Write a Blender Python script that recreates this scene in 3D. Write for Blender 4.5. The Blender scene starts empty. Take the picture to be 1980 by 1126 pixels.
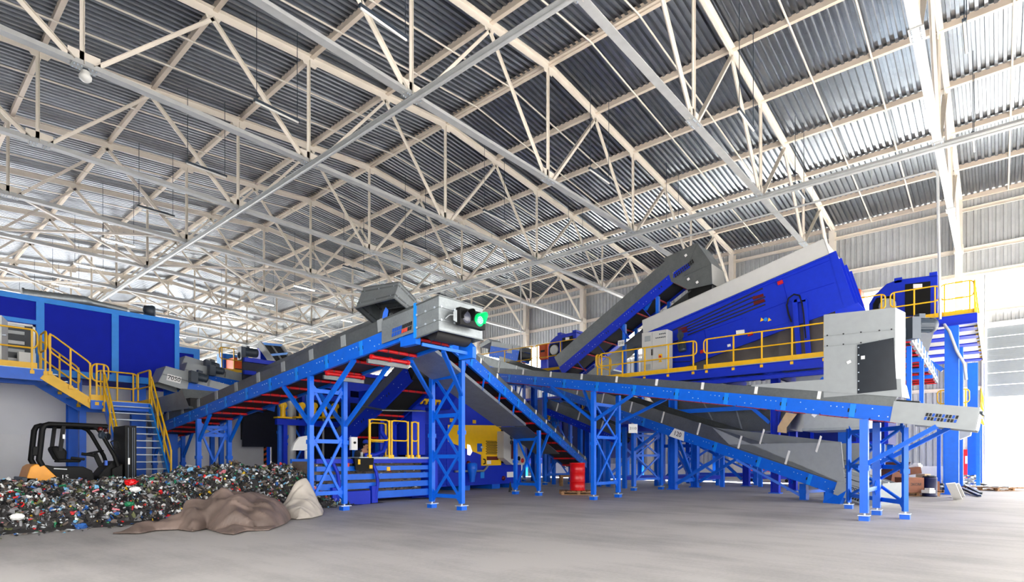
import bpy, bmesh, math, random
from mathutils import Vector, Matrix, noise
V = Vector
rnd = random.Random(7)
SC = bpy.context.scene
COL = SC.collection
# ------------------------------------------------------------------ camera frame and survey helpers
FPX, CXP, HYP, EYE = 1091.0, 990.0, 886.0, 1.3
FW = V((0.7576, 0.6527, 0)); RT = V((0.6527, -0.7576, 0))
def ray(px, py):
    u = (px - CXP) / FPX; v = (HYP - py) / FPX
    return FW + RT * u + V((0, 0, v))
CAM = V((0, 0, EYE))
def PD(px, py, d): return CAM + ray(px, py) * d
def PX(px, py, x): r = ray(px, py); return CAM + r * (x / r.x)
def PY(px, py, y): r = ray(px, py); return CAM + r * (y / r.y)
def PF(px, py, z=0.0): r = ray(px, py); return CAM + r * ((z - EYE) / r.z)

cam = bpy.data.cameras.new('camera'); co = bpy.data.objects.new('camera', cam); COL.objects.link(co)
cam.sensor_width = 36; cam.sensor_fit = 'HORIZONTAL'; cam.lens = FPX / 1980 * 36
cam.shift_y = (HYP - 563) / 1980; cam.clip_end = 400; cam.clip_start = .05
co.location = CAM
co.rotation_euler = (math.pi / 2, 0, math.atan2(-FW.x, FW.y))
SC.camera = co
SC.view_settings.view_transform = 'Standard'; SC.view_settings.look = 'None'; SC.view_settings.gamma = 1
SC.view_settings.use_curve_mapping = False
SC.view_settings.exposure = 0.0

# ------------------------------------------------------------------ materials
MATS = {}
def lin(c):
    return tuple(((x / 255) / 12.92 if x / 255 <= .04045 else ((x / 255 + .055) / 1.055) ** 2.4) for x in c) + (1,)
def mat(name, rgb, rough=.5, metal=0., var=.06, scale=6., bump=0., spec=.5, emit=None, estr=1., rough_var=.0, aniso=None, bscale=40):
    m = bpy.data.materials.new(name); m.use_nodes = True; MATS[name] = m
    nt = m.node_tree; b = nt.nodes['Principled BSDF']; c = lin(rgb)
    b.inputs['Roughness'].default_value = rough; b.inputs['Metallic'].default_value = metal
    b.inputs['Specular IOR Level'].default_value = spec
    tc = nt.nodes.new('ShaderNodeTexCoord')
    if var > 0:
        n = nt.nodes.new('ShaderNodeTexNoise'); n.inputs['Scale'].default_value = scale; n.inputs['Detail'].default_value = 4
        r = nt.nodes.new('ShaderNodeValToRGB')
        r.color_ramp.elements[0].position = .3; r.color_ramp.elements[1].position = .7
        r.color_ramp.elements[0].color = tuple(x * (1 - var) for x in c[:3]) + (1,)
        r.color_ramp.elements[1].color = tuple(min(1, x * (1 + var)) for x in c[:3]) + (1,)
        nt.links.new(tc.outputs['Object'], n.inputs['Vector']); nt.links.new(n.outputs['Fac'], r.inputs['Fac'])
        nt.links.new(r.outputs['Color'], b.inputs['Base Color'])
        if rough_var:
            mr = nt.nodes.new('ShaderNodeMapRange'); mr.inputs['To Min'].default_value = rough - rough_var; mr.inputs['To Max'].default_value = rough + rough_var
            nt.links.new(n.outputs['Fac'], mr.inputs['Value']); nt.links.new(mr.outputs['Result'], b.inputs['Roughness'])
    else:
        b.inputs['Base Color'].default_value = c
    if bump:
        n2 = nt.nodes.new('ShaderNodeTexNoise'); n2.inputs['Scale'].default_value = bscale; n2.inputs['Detail'].default_value = 5
        bp = nt.nodes.new('ShaderNodeBump'); bp.inputs['Strength'].default_value = bump; bp.inputs['Distance'].default_value = .02
        if bump >= .4: n2.noise_type = 'RIDGED_MULTIFRACTAL'; n2.inputs['Detail'].default_value = 2.5; bp.inputs['Distance'].default_value = .06
        nt.links.new(tc.outputs['Object'], n2.inputs['Vector']); nt.links.new(n2.outputs['Fac'], bp.inputs['Height']); nt.links.new(bp.outputs['Normal'], b.inputs['Normal'])
    if emit:
        b.inputs['Emission Color'].default_value = lin(emit); b.inputs['Emission Strength'].default_value = estr
    return m
def galv(name, rgb, rough=.38, metal=.85, spangle=.12, scale=9.):
    m = mat(name, rgb, rough, metal, var=0); nt = m.node_tree; b = nt.nodes['Principled BSDF']; c = lin(rgb)
    tc = nt.nodes.new('ShaderNodeTexCoord')
    vo = nt.nodes.new('ShaderNodeTexVoronoi'); vo.inputs['Scale'].default_value = scale * 3
    no = nt.nodes.new('ShaderNodeTexNoise'); no.inputs['Scale'].default_value = scale * .3; no.inputs['Detail'].default_value = 3
    ad = nt.nodes.new('ShaderNodeMath'); ad.operation = 'ADD'
    mu = nt.nodes.new('ShaderNodeMath'); mu.operation = 'MULTIPLY'; mu.inputs[1].default_value = .25
    r = nt.nodes.new('ShaderNodeValToRGB')
    r.color_ramp.elements[0].position = .35; r.color_ramp.elements[1].position = .85
    r.color_ramp.elements[0].color = tuple(x * (1 - spangle) for x in c[:3]) + (1,)
    r.color_ramp.elements[1].color = tuple(min(1, x * (1 + spangle)) for x in c[:3]) + (1,)
    for k in (vo, no): nt.links.new(tc.outputs['Object'], k.inputs['Vector'])
    sp = nt.nodes.new('ShaderNodeSeparateColor'); nt.links.new(vo.outputs['Color'], sp.inputs['Color'])
    nt.links.new(sp.outputs['Red'], mu.inputs[0]); nt.links.new(mu.outputs[0], ad.inputs[0]); nt.links.new(no.outputs['Fac'], ad.inputs[1])
    nt.links.new(ad.outputs[0], r.inputs['Fac']); nt.links.new(r.outputs['Color'], b.inputs['Base Color'])
    return m
BLUE = mat('signal_blue_paint', (5, 98, 216), .4, var=.05, spec=.4)
ULTRA = mat('ultramarine_paint', (8, 44, 186), .45, var=.05, spec=.3)
NAVY = mat('dark_blue_cabin_panel', (1, 28, 168), .65, var=.06, scale=3, spec=.2)
SKYB = mat('sky_blue_paint', (12, 134, 232), .45, var=.05)
YEL = mat('safety_yellow_paint', (238, 184, 4), .42, var=.05)
YPAN = mat('yellow_panel_paint', (246, 194, 2), .42, var=.03)
RED = mat('red_roller_paint', (196, 16, 22), .4, var=.08)
DRUM = mat('red_drum_paint', (214, 14, 18), .3, var=.05)
ORANGE = mat('orange_paint', (236, 96, 30), .45)
CREAM = mat('cream_white_steel_paint', (232, 224, 212), .5, var=.04, scale=2)
TIEG = mat('grey_galvanised_section', (188, 190, 190), .5, metal=.25, var=.07, scale=3)
GALV = galv('galvanised_sheet', (146, 152, 154), .42, .6)
GALVD = galv('dull_galvanised_sheet', (112, 116, 116), .42, .7)
LGREY = mat('light_grey_sheet', (156, 161, 163), .45, metal=.15, var=.04)
CABG = mat('cabinet_light_grey', (194, 194, 191), .5, var=.02)
DGREY = mat('motor_grey_paint', (52, 62, 74), .45)
BELT = mat('black_rubber_belt', (26, 26, 28), .62, var=.2, scale=8)
BLACK = mat('black_plastic', (9, 9, 10), .6, var=.1, spec=.25)
SEATB = mat('black_seat_vinyl', (10, 10, 11), .65, var=.1, spec=.25)
DWIN = mat('dark_inspection_panel', (30, 36, 44), .22, var=.1)
WHITE = mat('white_panel', (235, 235, 232), .55, var=.02)
PLATE = mat('white_number_plate', (240, 240, 238), .5, var=0)
STEEL = mat('bright_bolt_steel', (206, 216, 226), .35, metal=.5, var=0)
TRACK = mat('steel_tread', (150, 160, 168), .4, metal=.5, var=.08)
CANV = mat('dark_taupe_curtain', (92, 86, 84), .6, var=.12, scale=3, bump=.15, bscale=4)
WOOD = mat('pallet_wood', (150, 112, 76), .75, var=.22, scale=7)
CARD = mat('brown_cardboard', (120, 74, 54), .8, var=.14, scale=4)
CARDL = mat('pale_cardboard', (196, 168, 132), .8, var=.08)
TARPB = mat('brown_tarpaulin', (112, 96, 88), .6, var=.4, scale=2.2, bump=.8, bscale=1.6)
TARPW = mat('pale_sack_cloth', (178, 170, 160), .75, var=.18, scale=3, bump=.6, bscale=2.5)
FORKO = mat('forklift_orange_paint', (240, 158, 22), .4)
SKIN = mat('skin', (196, 142, 116), .6, var=.05)
CLOTH = mat('dark_work_jacket', (30, 34, 46), .8, var=.15, scale=20)
REFLT = mat('reflective_strip', (226, 228, 224), .5, var=0)
CAPB = mat('blue_cap_cloth', (30, 60, 180), .8)
INK = mat('black_lettering', (18, 18, 20), .6, var=0)
INKW = mat('white_lettering', (240, 240, 240), .6, var=0)
HAZ = mat('hazard_black', (24, 22, 20), .6, var=0)
LOGOB = mat('logo_blue', (20, 84, 190), .5, var=0)
LOGOR = mat('logo_red', (226, 60, 36), .5, var=0)
PIPEG = mat('grey_conduit', (196, 198, 198), .45, metal=.3)
LAMPW = mat('lamp_white_housing', (232, 232, 228), .4, var=0)
LAMPON = mat('lit_tube', (255, 255, 255), .4, var=0, emit=(255, 250, 240), estr=5.)
GRNON = mat('green_lens_and_visor_glow', (20, 190, 110), .3, var=0, emit=(10, 235, 120), estr=.55)
GRNDOT = mat('green_signal_led', (220, 255, 240), .3, var=0, emit=(190, 255, 225), estr=1.4)
LENSD = mat('unlit_signal_lens', (64, 66, 78), .25, var=.25, scale=40)
BULBR = mat('dark_red_lens', (90, 14, 12), .3)
BRICK = mat('grey_concrete_block', (60, 60, 60), .9)

# ------------------------------------------------------------------ mesh builder
BASE = {}
class MB:
    def __init__(s): s.v = []; s.f = []; s.m = []; s.s = []; s.cur = 0
    def add(s, vs, fs, smooth=False):
        b = len(s.v); s.v += [V(p) for p in vs]
        for f in fs: s.f.append(tuple(b + i for i in f)); s.m.append(s.cur); s.s.append(smooth)
        return s
    def mt(s, i): s.cur = i; return s
    def obox(s, c, a, b, d):
        c, a, b, d = V(c), V(a), V(b), V(d)
        vs = [c + a * i + b * j + d * k for k in (-1, 1) for j in (-1, 1) for i in (-1, 1)]
        fs = [(0, 2, 3, 1), (4, 5, 7, 6), (0, 1, 5, 4), (2, 6, 7, 3), (0, 4, 6, 2), (1, 3, 7, 5)]
        if a.cross(b).dot(d) < 0: fs = [f[::-1] for f in fs]
        return s.add(vs, fs)
    def box(s, x0, y0, z0, x1, y1, z1):
        return s.obox(((x0 + x1) / 2, (y0 + y1) / 2, (z0 + z1) / 2), (abs(x1 - x0) / 2, 0, 0), (0, abs(y1 - y0) / 2, 0), (0, 0, abs(z1 - z0) / 2))
    def frame(s, p, q, up):
        p, q = V(p), V(q); d = (q - p); L = d.length; d = d / L
        up = V(up); u = up - d * up.dot(d)
        if u.length < 1e-4:
            up = V((1, 0, 0)) if abs(d.x) < .9 else V((0, 1, 0)); u = up - d * up.dot(d)
        u.normalize(); return p, q, d, u, d.cross(u)
    def beam(s, p, q, w, h, up=(0, 0, 1)):
        p, q, d, u, r = s.frame(p, q, up)
        return s.obox((p + q) / 2, (q - p) / 2, r * w / 2, u * h / 2)
    def prof(s, p, q, poly, up=(0, 0, 1)):
        p, q, d, u, r = s.frame(p, q, up); n = len(poly)
        a = [p + r * x + u * y for x, y in poly]; b = [q + r * x + u * y for x, y in poly]
        ar = sum(poly[i][0] * poly[(i + 1) % n][1] - poly[(i + 1) % n][0] * poly[i][1] for i in range(n))
        fs = [(i, (i + 1) % n, n + (i + 1) % n, n + i) for i in range(n)] + [tuple(range(n - 1, -1, -1)), tuple(range(n, 2 * n))]
        # r = d x u, so (r, u, d) is left-handed when d x u = r: flip with the sign of the area
        if r.cross(u).dot(d) * ar < 0: fs = [f[::-1] for f in fs]
        return s.add(a + b, fs)
    def ibeam(s, p, q, w, h, t=.02, up=(0, 0, 1)):
        a, b = w / 2, h / 2
        return s.prof(p, q, [(-a, -b), (a, -b), (a, -b + t), (t / 2, -b + t), (t / 2, b - t), (a, b - t), (a, b), (-a, b), (-a, b - t), (-t / 2, b - t), (-t / 2, -b + t), (-a, -b + t)], up)
    def chan(s, p, q, w, h, t=.012, up=(0, 0, 1), side=1):
        # web at x=0, flanges to side*w
        pl = [(0, -h / 2), (w, -h / 2), (w, -h / 2 + t), (t, -h / 2 + t), (t, h / 2 - t), (w, h / 2 - t), (w, h / 2), (0, h / 2)]
        if side < 0: pl = [(-x, y) for x, y in pl]
        return s.prof(p, q, pl, up)
    def tee(s, p, q, w, h, t=.014, up=(0, 0, 1), flip=1):
        # two angles back to back: flange w wide on the outside, web h deep inward
        pl = [(-w / 2, 0), (w / 2, 0), (w / 2, -t), (t, -t), (t, -h), (-t, -h), (-t, -t), (-w / 2, -t)]
        if flip < 0: pl = [(x, -y) for x, y in pl]
        return s.prof(p, q, pl, up)
    def tube(s, p, q, r, n=12, r2=None, cap=True):
        p, q, d, u, w = s.frame(p, q, (0, 0, 1)); r2 = r if r2 is None else r2
        cs = [(math.cos(2 * math.pi * i / n), math.sin(2 * math.pi * i / n)) for i in range(n)]
        a = [p + w * (r * x) + u * (r * y) for x, y in cs]; b = [q + w * (r2 * x) + u * (r2 * y) for x, y in cs]
        flip = w.cross(u).dot(d) < 0
        fs = [(i, (i + 1) % n, n + (i + 1) % n, n + i) for i in range(n)]
        if flip: fs = [f[::-1] for f in fs]
        s.add(a + b, fs, True)
        if cap:
            c = [tuple(range(n - 1, -1, -1)), tuple(range(n, 2 * n))]
            if flip: c = [f[::-1] for f in c]
            s.add(a + b, c)
        return s
    def path(s, pts, r, n=8, closed=False):
        pts = [V(p) for p in pts]; m = len(pts); rings = []
        up = V((0, 0, 1))
        t0 = (pts[1] - pts[0]).normalized()
        if abs(t0.dot(up)) > .95: up = V((0.3, .95, 0))
        u = (up - t0 * up.dot(t0)).normalized()
        for i in range(m):
            a = pts[i - 1] if (i or closed) else None; b = pts[(i + 1) % m] if (i < m - 1 or closed) else None
            ta = (pts[i] - a).normalized() if a is not None else None; tb = (b - pts[i]).normalized() if b is not None else None
            t = ((ta or tb) + (tb or ta)); t = t.normalized() if t.length > 1e-6 else (ta or tb)
            u = (u - t * u.dot(t)).normalized(); w = t.cross(u)
            rings.append([pts[i] + (w * math.cos(2 * math.pi * k / n) + u * math.sin(2 * math.pi * k / n)) * r for k in range(n)])
        vs = [p for ring in rings for p in ring]; fs = []
        for i in range(m if closed else m - 1):
            j = (i + 1) % m
            for k in range(n): fs.append((i * n + k, i * n + (k + 1) % n, j * n + (k + 1) % n, j * n + k))
        s.add(vs, fs, True)
        if not closed: s.add(rings[0] + rings[-1], [tuple(range(n - 1, -1, -1)), tuple(range(n, 2 * n))])
        return s
    def prism(s, poly, vec):
        a = [V(p) for p in poly]; vec = V(vec); n = len(a); b = [p + vec for p in a]
        nrm = V((0, 0, 0))
        for i in range(n): nrm += a[i].cross(a[(i + 1) % n])
        fs = [tuple(range(n - 1, -1, -1)), tuple(range(n, 2 * n))] + [(i, (i + 1) % n, n + (i + 1) % n, n + i) for i in range(n)]
        if nrm.dot(vec) < 0: fs = [f[::-1] for f in fs]
        return s.add(a + b, fs)
    def hexa(s, c8):
        """eight corners: bottom ring 0-3, top ring 4-7"""
        return s.add(c8, [(3, 2, 1, 0), (4, 5, 6, 7), (0, 1, 5, 4), (1, 2, 6, 5), (2, 3, 7, 6), (3, 0, 4, 7)])
    def quad(s, a, b, c, d): return s.add([a, b, c, d], [(0, 1, 2, 3)])
    def sheet(s, pts, t):
        """flat polygon plate with thickness t"""
        a = [V(p) for p in pts]; nrm = V((0, 0, 0))
        for i in range(len(a)): nrm += a[i].cross(a[(i + 1) % len(a)])
        nrm.normalize(); return s.prism([p - nrm * t / 2 for p in a], nrm * t)
    def lathe(s, base, axis, prof, n=20, cap=True):
        base = V(base); axis = V(axis).normalized(); p, q, d, u, w = s.frame(base, base + axis, (0, 0, 1) if abs(axis.z) < .9 else (1, 0, 0))
        vs = []; fs = []
        for (r, h) in prof:
            for k in range(n):
                a = 2 * math.pi * k / n; vs.append(base + d * h + (w * math.cos(a) + u * math.sin(a)) * r)
        m = len(prof); flip = w.cross(u).dot(d) < 0
        for i in range(m - 1):
            for k in range(n):
                f = (i * n + k, i * n + (k + 1) % n, (i + 1) * n + (k + 1) % n, (i + 1) * n + k)
                fs.append(f[::-1] if flip else f)
        s.add(vs, fs, True)
        if cap:
            c = [tuple(range(n - 1, -1, -1)), tuple(range((m - 1) * n, m * n))]
            if flip: c = [f[::-1] for f in c]
            s.add(vs, c)
        return s
    def build(s, name, mats, parent=None, bevel=0):
        me = bpy.data.meshes.new(name)
        off = BASE.get(parent.name, V((0, 0, 0))) if parent else (V((0, 0, 0)))
        me.from_pydata([tuple(p - off) for p in s.v], [], s.f)
        if not isinstance(mats, (list, tuple)): mats = [mats]
        for m in mats: me.materials.append(m)
        me.polygons.foreach_set('material_index', s.m); me.polygons.foreach_set('use_smooth', s.s)
        me.validate(); me.update()
        o = bpy.data.objects.new(name, me); COL.objects.link(o)
        if parent: o.parent = parent
        BASE[o.name] = off
        if bevel:
            bm = o.modifiers.new('bevel', 'BEVEL'); bm.width = bevel; bm.segments = 2; bm.limit_method = 'ANGLE'; bm.angle_limit = .6
        return o
def tag(o, label, cat, group=None, kind=None):
    o['label'] = label; o['category'] = cat
    if group: o['group'] = group
    if kind: o['kind'] = kind
    return o
def thing(name, label, cat, loc=(0, 0, 0), group=None):
    o = bpy.data.objects.new(name, None); COL.objects.link(o); o.location = V(loc); o.empty_display_size = .2
    BASE[o.name] = V(loc)
    return tag(o, label, cat, group)
def struct(o, label=None, cat=None):
    o['kind'] = 'structure'
    if label: o['label'] = label; o['category'] = cat or 'structure'
    return o
def text(body, name, parent, loc, xdir, ydir, size, m, extrude=.002):
    cu = bpy.data.curves.new(name, 'FONT'); cu.body = body; cu.size = size; cu.extrude = extrude; cu.align_x = 'CENTER'; cu.align_y = 'CENTER'
    cu.materials.append(m)
    tmp = bpy.data.objects.new('glyphs', cu); COL.objects.link(tmp); bpy.context.view_layer.update()
    me = bpy.data.meshes.new_from_object(tmp.evaluated_get(bpy.context.evaluated_depsgraph_get()))
    bpy.data.objects.remove(tmp); bpy.data.curves.remove(cu); me.name = name
    o = bpy.data.objects.new(name, me); COL.objects.link(o)
    x = V(xdir).normalized(); y = V(ydir); y = (y - x * y.dot(x)).normalized(); z = x.cross(y)
    M = Matrix((x, y, z)).transposed().to_4x4(); M.translation = V(loc) - BASE.get(parent.name, V((0, 0, 0)))
    o.parent = parent; o.matrix_local = M; BASE[o.name] = BASE.get(parent.name, V((0, 0, 0)))
    return o
ORD = ['first', 'second', 'third', 'fourth', 'fifth', 'sixth', 'seventh', 'eighth', 'ninth', 'tenth', 'eleventh', 'twelfth', 'thirteenth', 'fourteenth',
       'fifteenth', 'sixteenth', 'seventeenth', 'eighteenth', 'nineteenth', 'twentieth', 'twenty-first', 'twenty-second', 'twenty-third', 'twenty-fourth']
# ================================================================== THE HALL
XR, RIDGE, PAN, BAY, Y0 = 38.7, 18.0, 3.45, 6.0, 1.6
NT = 16                                     # trusses from Y0 - BAY onwards
YEND = Y0 + BAY * (NT - 2) + 3
ZB, ZRIDGE, SLP = 12.45, 16.85, 0.088       # bottom chord, top chord at the ridge, roof slope
XLW = RIDGE - 20.7
def ztop(x): return ZRIDGE - SLP * abs(x - RIDGE)
# --- floor: worn concrete with dusty tyre sweeps
FLOORM = bpy.data.materials.new('dusty_concrete'); FLOORM.use_nodes = True
nt = FLOORM.node_tree; bs = nt.nodes['Principled BSDF']; tc = nt.nodes.new('ShaderNodeTexCoord')
def nz(scale, detail=6, vec=None, rough=.55):
    n = nt.nodes.new('ShaderNodeTexNoise'); n.inputs['Scale'].default_value = scale; n.inputs['Detail'].default_value = detail; n.inputs['Roughness'].default_value = rough
    nt.links.new(vec or tc.outputs['Object'], n.inputs['Vector']); return n
mp = nt.nodes.new('ShaderNodeMapping'); mp.inputs['Scale'].default_value = (.9, .16, 1); mp.inputs['Rotation'].default_value = (0, 0, math.radians(38))
nt.links.new(tc.outputs['Object'], mp.inputs['Vector'])
n1, n2, n3 = nz(.35), nz(2.2, 8, mp.outputs['Vector'], .65), nz(22, 6)
mx = nt.nodes.new('ShaderNodeMath'); mx.operation = 'MULTIPLY_ADD'; mx.inputs[1].default_value = .6
nt.links.new(n2.outputs['Fac'], mx.inputs[0]); nt.links.new(n1.outputs['Fac'], mx.inputs[2])
mx2 = nt.nodes.new('ShaderNodeMath'); mx2.operation = 'MULTIPLY_ADD'; mx2.inputs[1].default_value = .25
nt.links.new(n3.outputs['Fac'], mx2.inputs[0]); nt.links.new(mx.outputs[0], mx2.inputs[2])
rp = nt.nodes.new('ShaderNodeValToRGB'); e = rp.color_ramp.elements
e[0].position = .62; e[0].color = lin((134, 131, 129)); e[1].position = 1.2; e[1].color = lin((178, 174, 171))
nt.links.new(mx2.outputs[0], rp.inputs['Fac']); nt.links.new(rp.outputs['Color'], bs.inputs['Base Color'])
bs.inputs['Roughness'].default_value = .62
bp = nt.nodes.new('ShaderNodeBump'); bp.inputs['Strength'].default_value = .12; nt.links.new(n3.outputs['Fac'], bp.inputs['Height']); nt.links.new(bp.outputs['Normal'], bs.inputs['Normal'])
fl = MB().box(XLW - .3, -16, -.3, XR + .3, YEND, 0).build('floor', FLOORM)
struct(fl, 'grey dusty concrete floor of the hall', 'floor')
YARD = mat('pale_yard_concrete', (206, 204, 198), .8)
gr = MB().box(XR + .3, -60, -.32, 120, YEND + 40, -.02).build('ground', YARD); struct(gr, 'pale sunlit yard beyond the raised door', 'ground')

# --- roof deck: trapezoidal galvanised sheet, ribs down the slope
ROOFM = galv('galvanised_roof_sheet', (142, 147, 154), .29, .9, .14, 1.2)
def corrugated(mb, origin, along, up, nrm, length, height, pitch=.25, depth=.06, back=False):
    """sheet whose ribs run along `up`; profile marches along `along`"""
    origin, along, up, nrm = V(origin), V(along), V(up), V(nrm)
    n = int(length / pitch); prof = []
    for i in range(n):
        s = i * pitch
        prof += [(s, 0), (s + pitch * .40, 0), (s + pitch * .5, depth), (s + pitch * .9, depth)]
    prof.append((n * pitch, 0))
    a = [origin + along * s + nrm * d for s, d in prof]; b = [p + up * height for p in a]
    m = len(prof); mb.add(a + b, [(i, i + 1, m + i + 1, m + i) for i in range(m - 1)])
rb = MB(); slope = V((1, 0, -SLP))
corrugated(rb, (RIDGE, -7, ZRIDGE + .30), (0, 1, 0), V((XR + .9 - RIDGE, 0, -SLP * (XR + .9 - RIDGE))), (0, 0, 1), YEND + 7, 1.0, .25, .11)
corrugated(rb, (RIDGE, -7, ZRIDGE + .30), (0, 1, 0), V((-(RIDGE - XLW + .6), 0, -SLP * (RIDGE - XLW + .6))), (0, 0, 1), YEND + 7, 1.0, .25, .11)
rf = rb.build('ceiling', ROOFM); struct(rf, 'dark galvanised trapezoidal roof sheeting', 'ceiling')

# --- right wall: ribbed cladding above and below one long window band, white plinth
CLAD = galv('galvanised_wall_cladding', (186, 190, 192), .5, .35, .08, 1.5)
ZW0, ZW1 = 9.1, 11.15
DY0, DY1, DZ = -5.2, 0.45, 8.1              # the sectional door opening
wl = MB()
corrugated(wl, (XR + .25, DY1 + .2, .85), (0, 1, 0), (0, 0, 1), (-1, 0, 0), YEND - DY1 - .2, ZW0 - .85, .3, .06)
corrugated(wl, (XR + .25, -8, DZ + .25), (0, 1, 0), (0, 0, 1), (-1, 0, 0), DY1 + 8.2, ZW0 - DZ - .25, .3, .06)
corrugated(wl, (XR + .25, -8, ZW1), (0, 1, 0), (0, 0, 1), (-1, 0, 0), YEND + 8, ztop(XR) + .17 - ZW1, .3, .06)
o = wl.build('wall_right', CLAD); struct(o, 'ribbed galvanised cladding of the right wall', 'wall')
o = MB().box(XR + .1, DY1 + .2, 0, XR + .4, YEND, .85).build('baseboard_right', WHITE); struct(o, 'white plinth along the right wall', 'plinth')
PANE = bpy.data.materials.new('window_pane'); PANE.use_nodes = True; nt = PANE.node_tree; nt.nodes.remove(nt.nodes['Principled BSDF'])
tr = nt.nodes.new('ShaderNodeBsdfTransparent'); tr.inputs['Color'].default_value = (.93, .95, .97, 1)
gl = nt.nodes.new('ShaderNodeBsdfGlossy'); gl.inputs['Roughness'].default_value = .05
ms = nt.nodes.new('ShaderNodeMixShader'); ms.inputs['Fac'].default_value = .06
nt.links.new(tr.outputs[0], ms.inputs[1]); nt.links.new(gl.outputs[0], ms.inputs[2]); nt.links.new(ms.outputs[0], nt.nodes['Material Output'].inputs['Surface'])
for k in range(NT - 1):
    ya = Y0 + BAY * (k - 1) + .25; yb = ya + BAY - .5
    w = MB().box(XR + .2, ya, ZW0, XR + .23, yb, ZW1).build('window_%d' % (k + 1), PANE)
    struct(w, 'glazed strip of the high window band in bay %d of the right wall' % (k + 1), 'window')
# sectional door, half raised
dm = mat('sectional_door_white', (124, 132, 138), .5, metal=.0, var=.03)
db = MB(); nseg = 6; zb = 4.5
for i in range(nseg):
    z0 = zb + i * (DZ + .2 - zb) / nseg; z1 = zb + (i + 1) * (DZ + .2 - zb) / nseg
    db.box(XR + .28, DY0, z0 + .012, XR + .34, DY1, z1 - .012)
    for j in range(1, 6): db.box(XR + .272, DY0, z0 + (z1 - z0) * j / 6 - .006, XR + .285, DY1, z0 + (z1 - z0) * j / 6 + .006)
dr = db.build('door_1', dm); struct(dr, 'white sectional door raised halfway in the right wall', 'door')
o = MB().box(XR + .02, DY1, 0, XR + .26, DY1 + .2, DZ + .3).box(XR + .02, DY0 - .2, 0, XR + .26, DY0, DZ + .3).box(XR + .02, DY0, DZ + .06, XR + .26, DY1, DZ + .3).build('trim_1', WHITE)
struct(o, 'white frame around the sectional door', 'door frame')
# far end wall with its own big window band
we = MB()
for (za, zc) in ((0, 2.2), (9.0, ZRIDGE)):
    corrugated(we, (XLW, YEND, za), (1, 0, 0), (0, 0, 1), (0, -1, 0), XR - XLW + .3, zc - za, .3, .06)
o = we.build('wall_far', CLAD); struct(o, 'ribbed end wall far down the hall', 'wall')
o = MB().box(XLW, YEND + .03, 2.2, XR, YEND + .06, 9.0).build('window_%d' % NT, PANE); struct(o, 'bright glazing of the far end wall', 'window')

# --- girts on the right wall
GN = 'wall girts on the right wall'
for z, lb in ((ZB, 'white wall girt at truss bottom level above the window band'), (ztop(XR) - .42, 'white wall girt just under the eave'), (ZW1 - .02, 'white wall girt forming the head of the window band'), (ZW0, 'white wall girt forming the sill of the window band'), (5.0, 'low white wall girt halfway up the lower cladding')):
    g = MB().chan((XR + .16, -7 if z > DZ else DY1 + .2, z), (XR + .16, YEND, z), .1, .2 if z != ZB else .24, .015, (0, 0, 1), -1).build('wall_girt', CREAM)
    tag(g, lb, 'girt', GN)
# --- columns
for k in range(NT):
    y = Y0 + BAY * (k - 1)
    c = thing('hall_column', 'white steel hall column against the right wall, %s from the near end' % ORD[k], 'column', (XR - .12, y, 0), 'columns of the right wall')
    MB().ibeam((XR - .12, y, 0), (XR - .12, y, ztop(XR) + .0), .32, .5, .02, (1, 0, 0)).build('shaft', CREAM, c)
    MB().box(XR - .45, y - .28, 0, XR + .12, y + .28, .03).build('base_plate', CREAM, c)
    MB().box(XR - .42, y - .2, ZB - .2, XR + .1, y + .2, ZB + .2).build('truss_bracket', CREAM, c)
# --- trusses: double-angle chords, posts at the bottom nodes, diagonals to the half panels
XN = [RIDGE + 6.9 * i for i in (-2, -1, 0, 1, 2)]
def build_truss(k):
    y = Y0 + BAY * (k - 1)
    t = thing('roof_truss', 'cream white steel roof truss spanning the hall, %s from the near end' % ORD[k], 'truss', (RIDGE, y, ZB), 'roof trusses')
    dz = .16
    for s_, e_ in ((XLW, RIDGE), (RIDGE, XR)):
        MB().tee((s_, y, ztop(s_) + dz), (e_, y, ztop(e_) + dz), .30, .26, .018).build('top_chord', CREAM, t)
    MB().tee((XLW, y, ZB - .1), (XR - .3, y, ZB - .1), .26, .2, .016, flip=-1).build('bottom_chord', TIEG, t)
    for x in XN:
        MB().tee((x, y, ZB), (x, y, ztop(x)), .14, .11, .012, (1, 0, 0)).build('post', CREAM, t)
        for sg in (-1, 1):
            xt = x + sg * PAN
            big = (sg > 0) == (x < RIDGE)
            MB().tee((x + sg * .22, y, ZB + .05), (xt, y, ztop(xt) - .1), .18 if not big else .15, .14 if not big else .11, .012).build('diagonal', CREAM, t)
        MB().box(x - .38, y - .012, ZB - .1, x + .38, y + .012, ZB + .34).build('gusset_plate', CREAM, t)
        g = MB().box(x - .30, y - .17, ZB - .125, x + .30, y + .17, ZB - .103)
        g.mt(1)
        for i in (-3, -2, -1, 1, 2, 3):
            for j in (-1, 1): g.tube((x + i * .085, y + j * .1, ZB - .123), (x + i * .085, y + j * .1, ZB - .155), .02, 6)
        g.build('splice_plate', [TIEG, STEEL], t)
    for x in [RIDGE + PAN * i for i in range(-5, 6)]:
        w = .42 if (round((x - RIDGE) / PAN) % 2 == 0) else .34
        MB().prism([(x - w, y - .011, ztop(x) + .1), (x + w, y - .011, ztop(x) + .1), (x + w * .55, y - .011, ztop(x) - .22), (x - w * .55, y - .011, ztop(x) - .22)], (0, .022, 0)).build('node_plate', CREAM, t)
    for sg, xe in ((1, XR - .3), (-1, XLW)):
        xt = RIDGE + sg * PAN * 5
        MB().tee((xt, y, ztop(xt) - .1), (xe, y, ZB + .05), .18, .14, .012).build('diagonal', CREAM, t)
for k in range(NT): build_truss(k)
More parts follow.
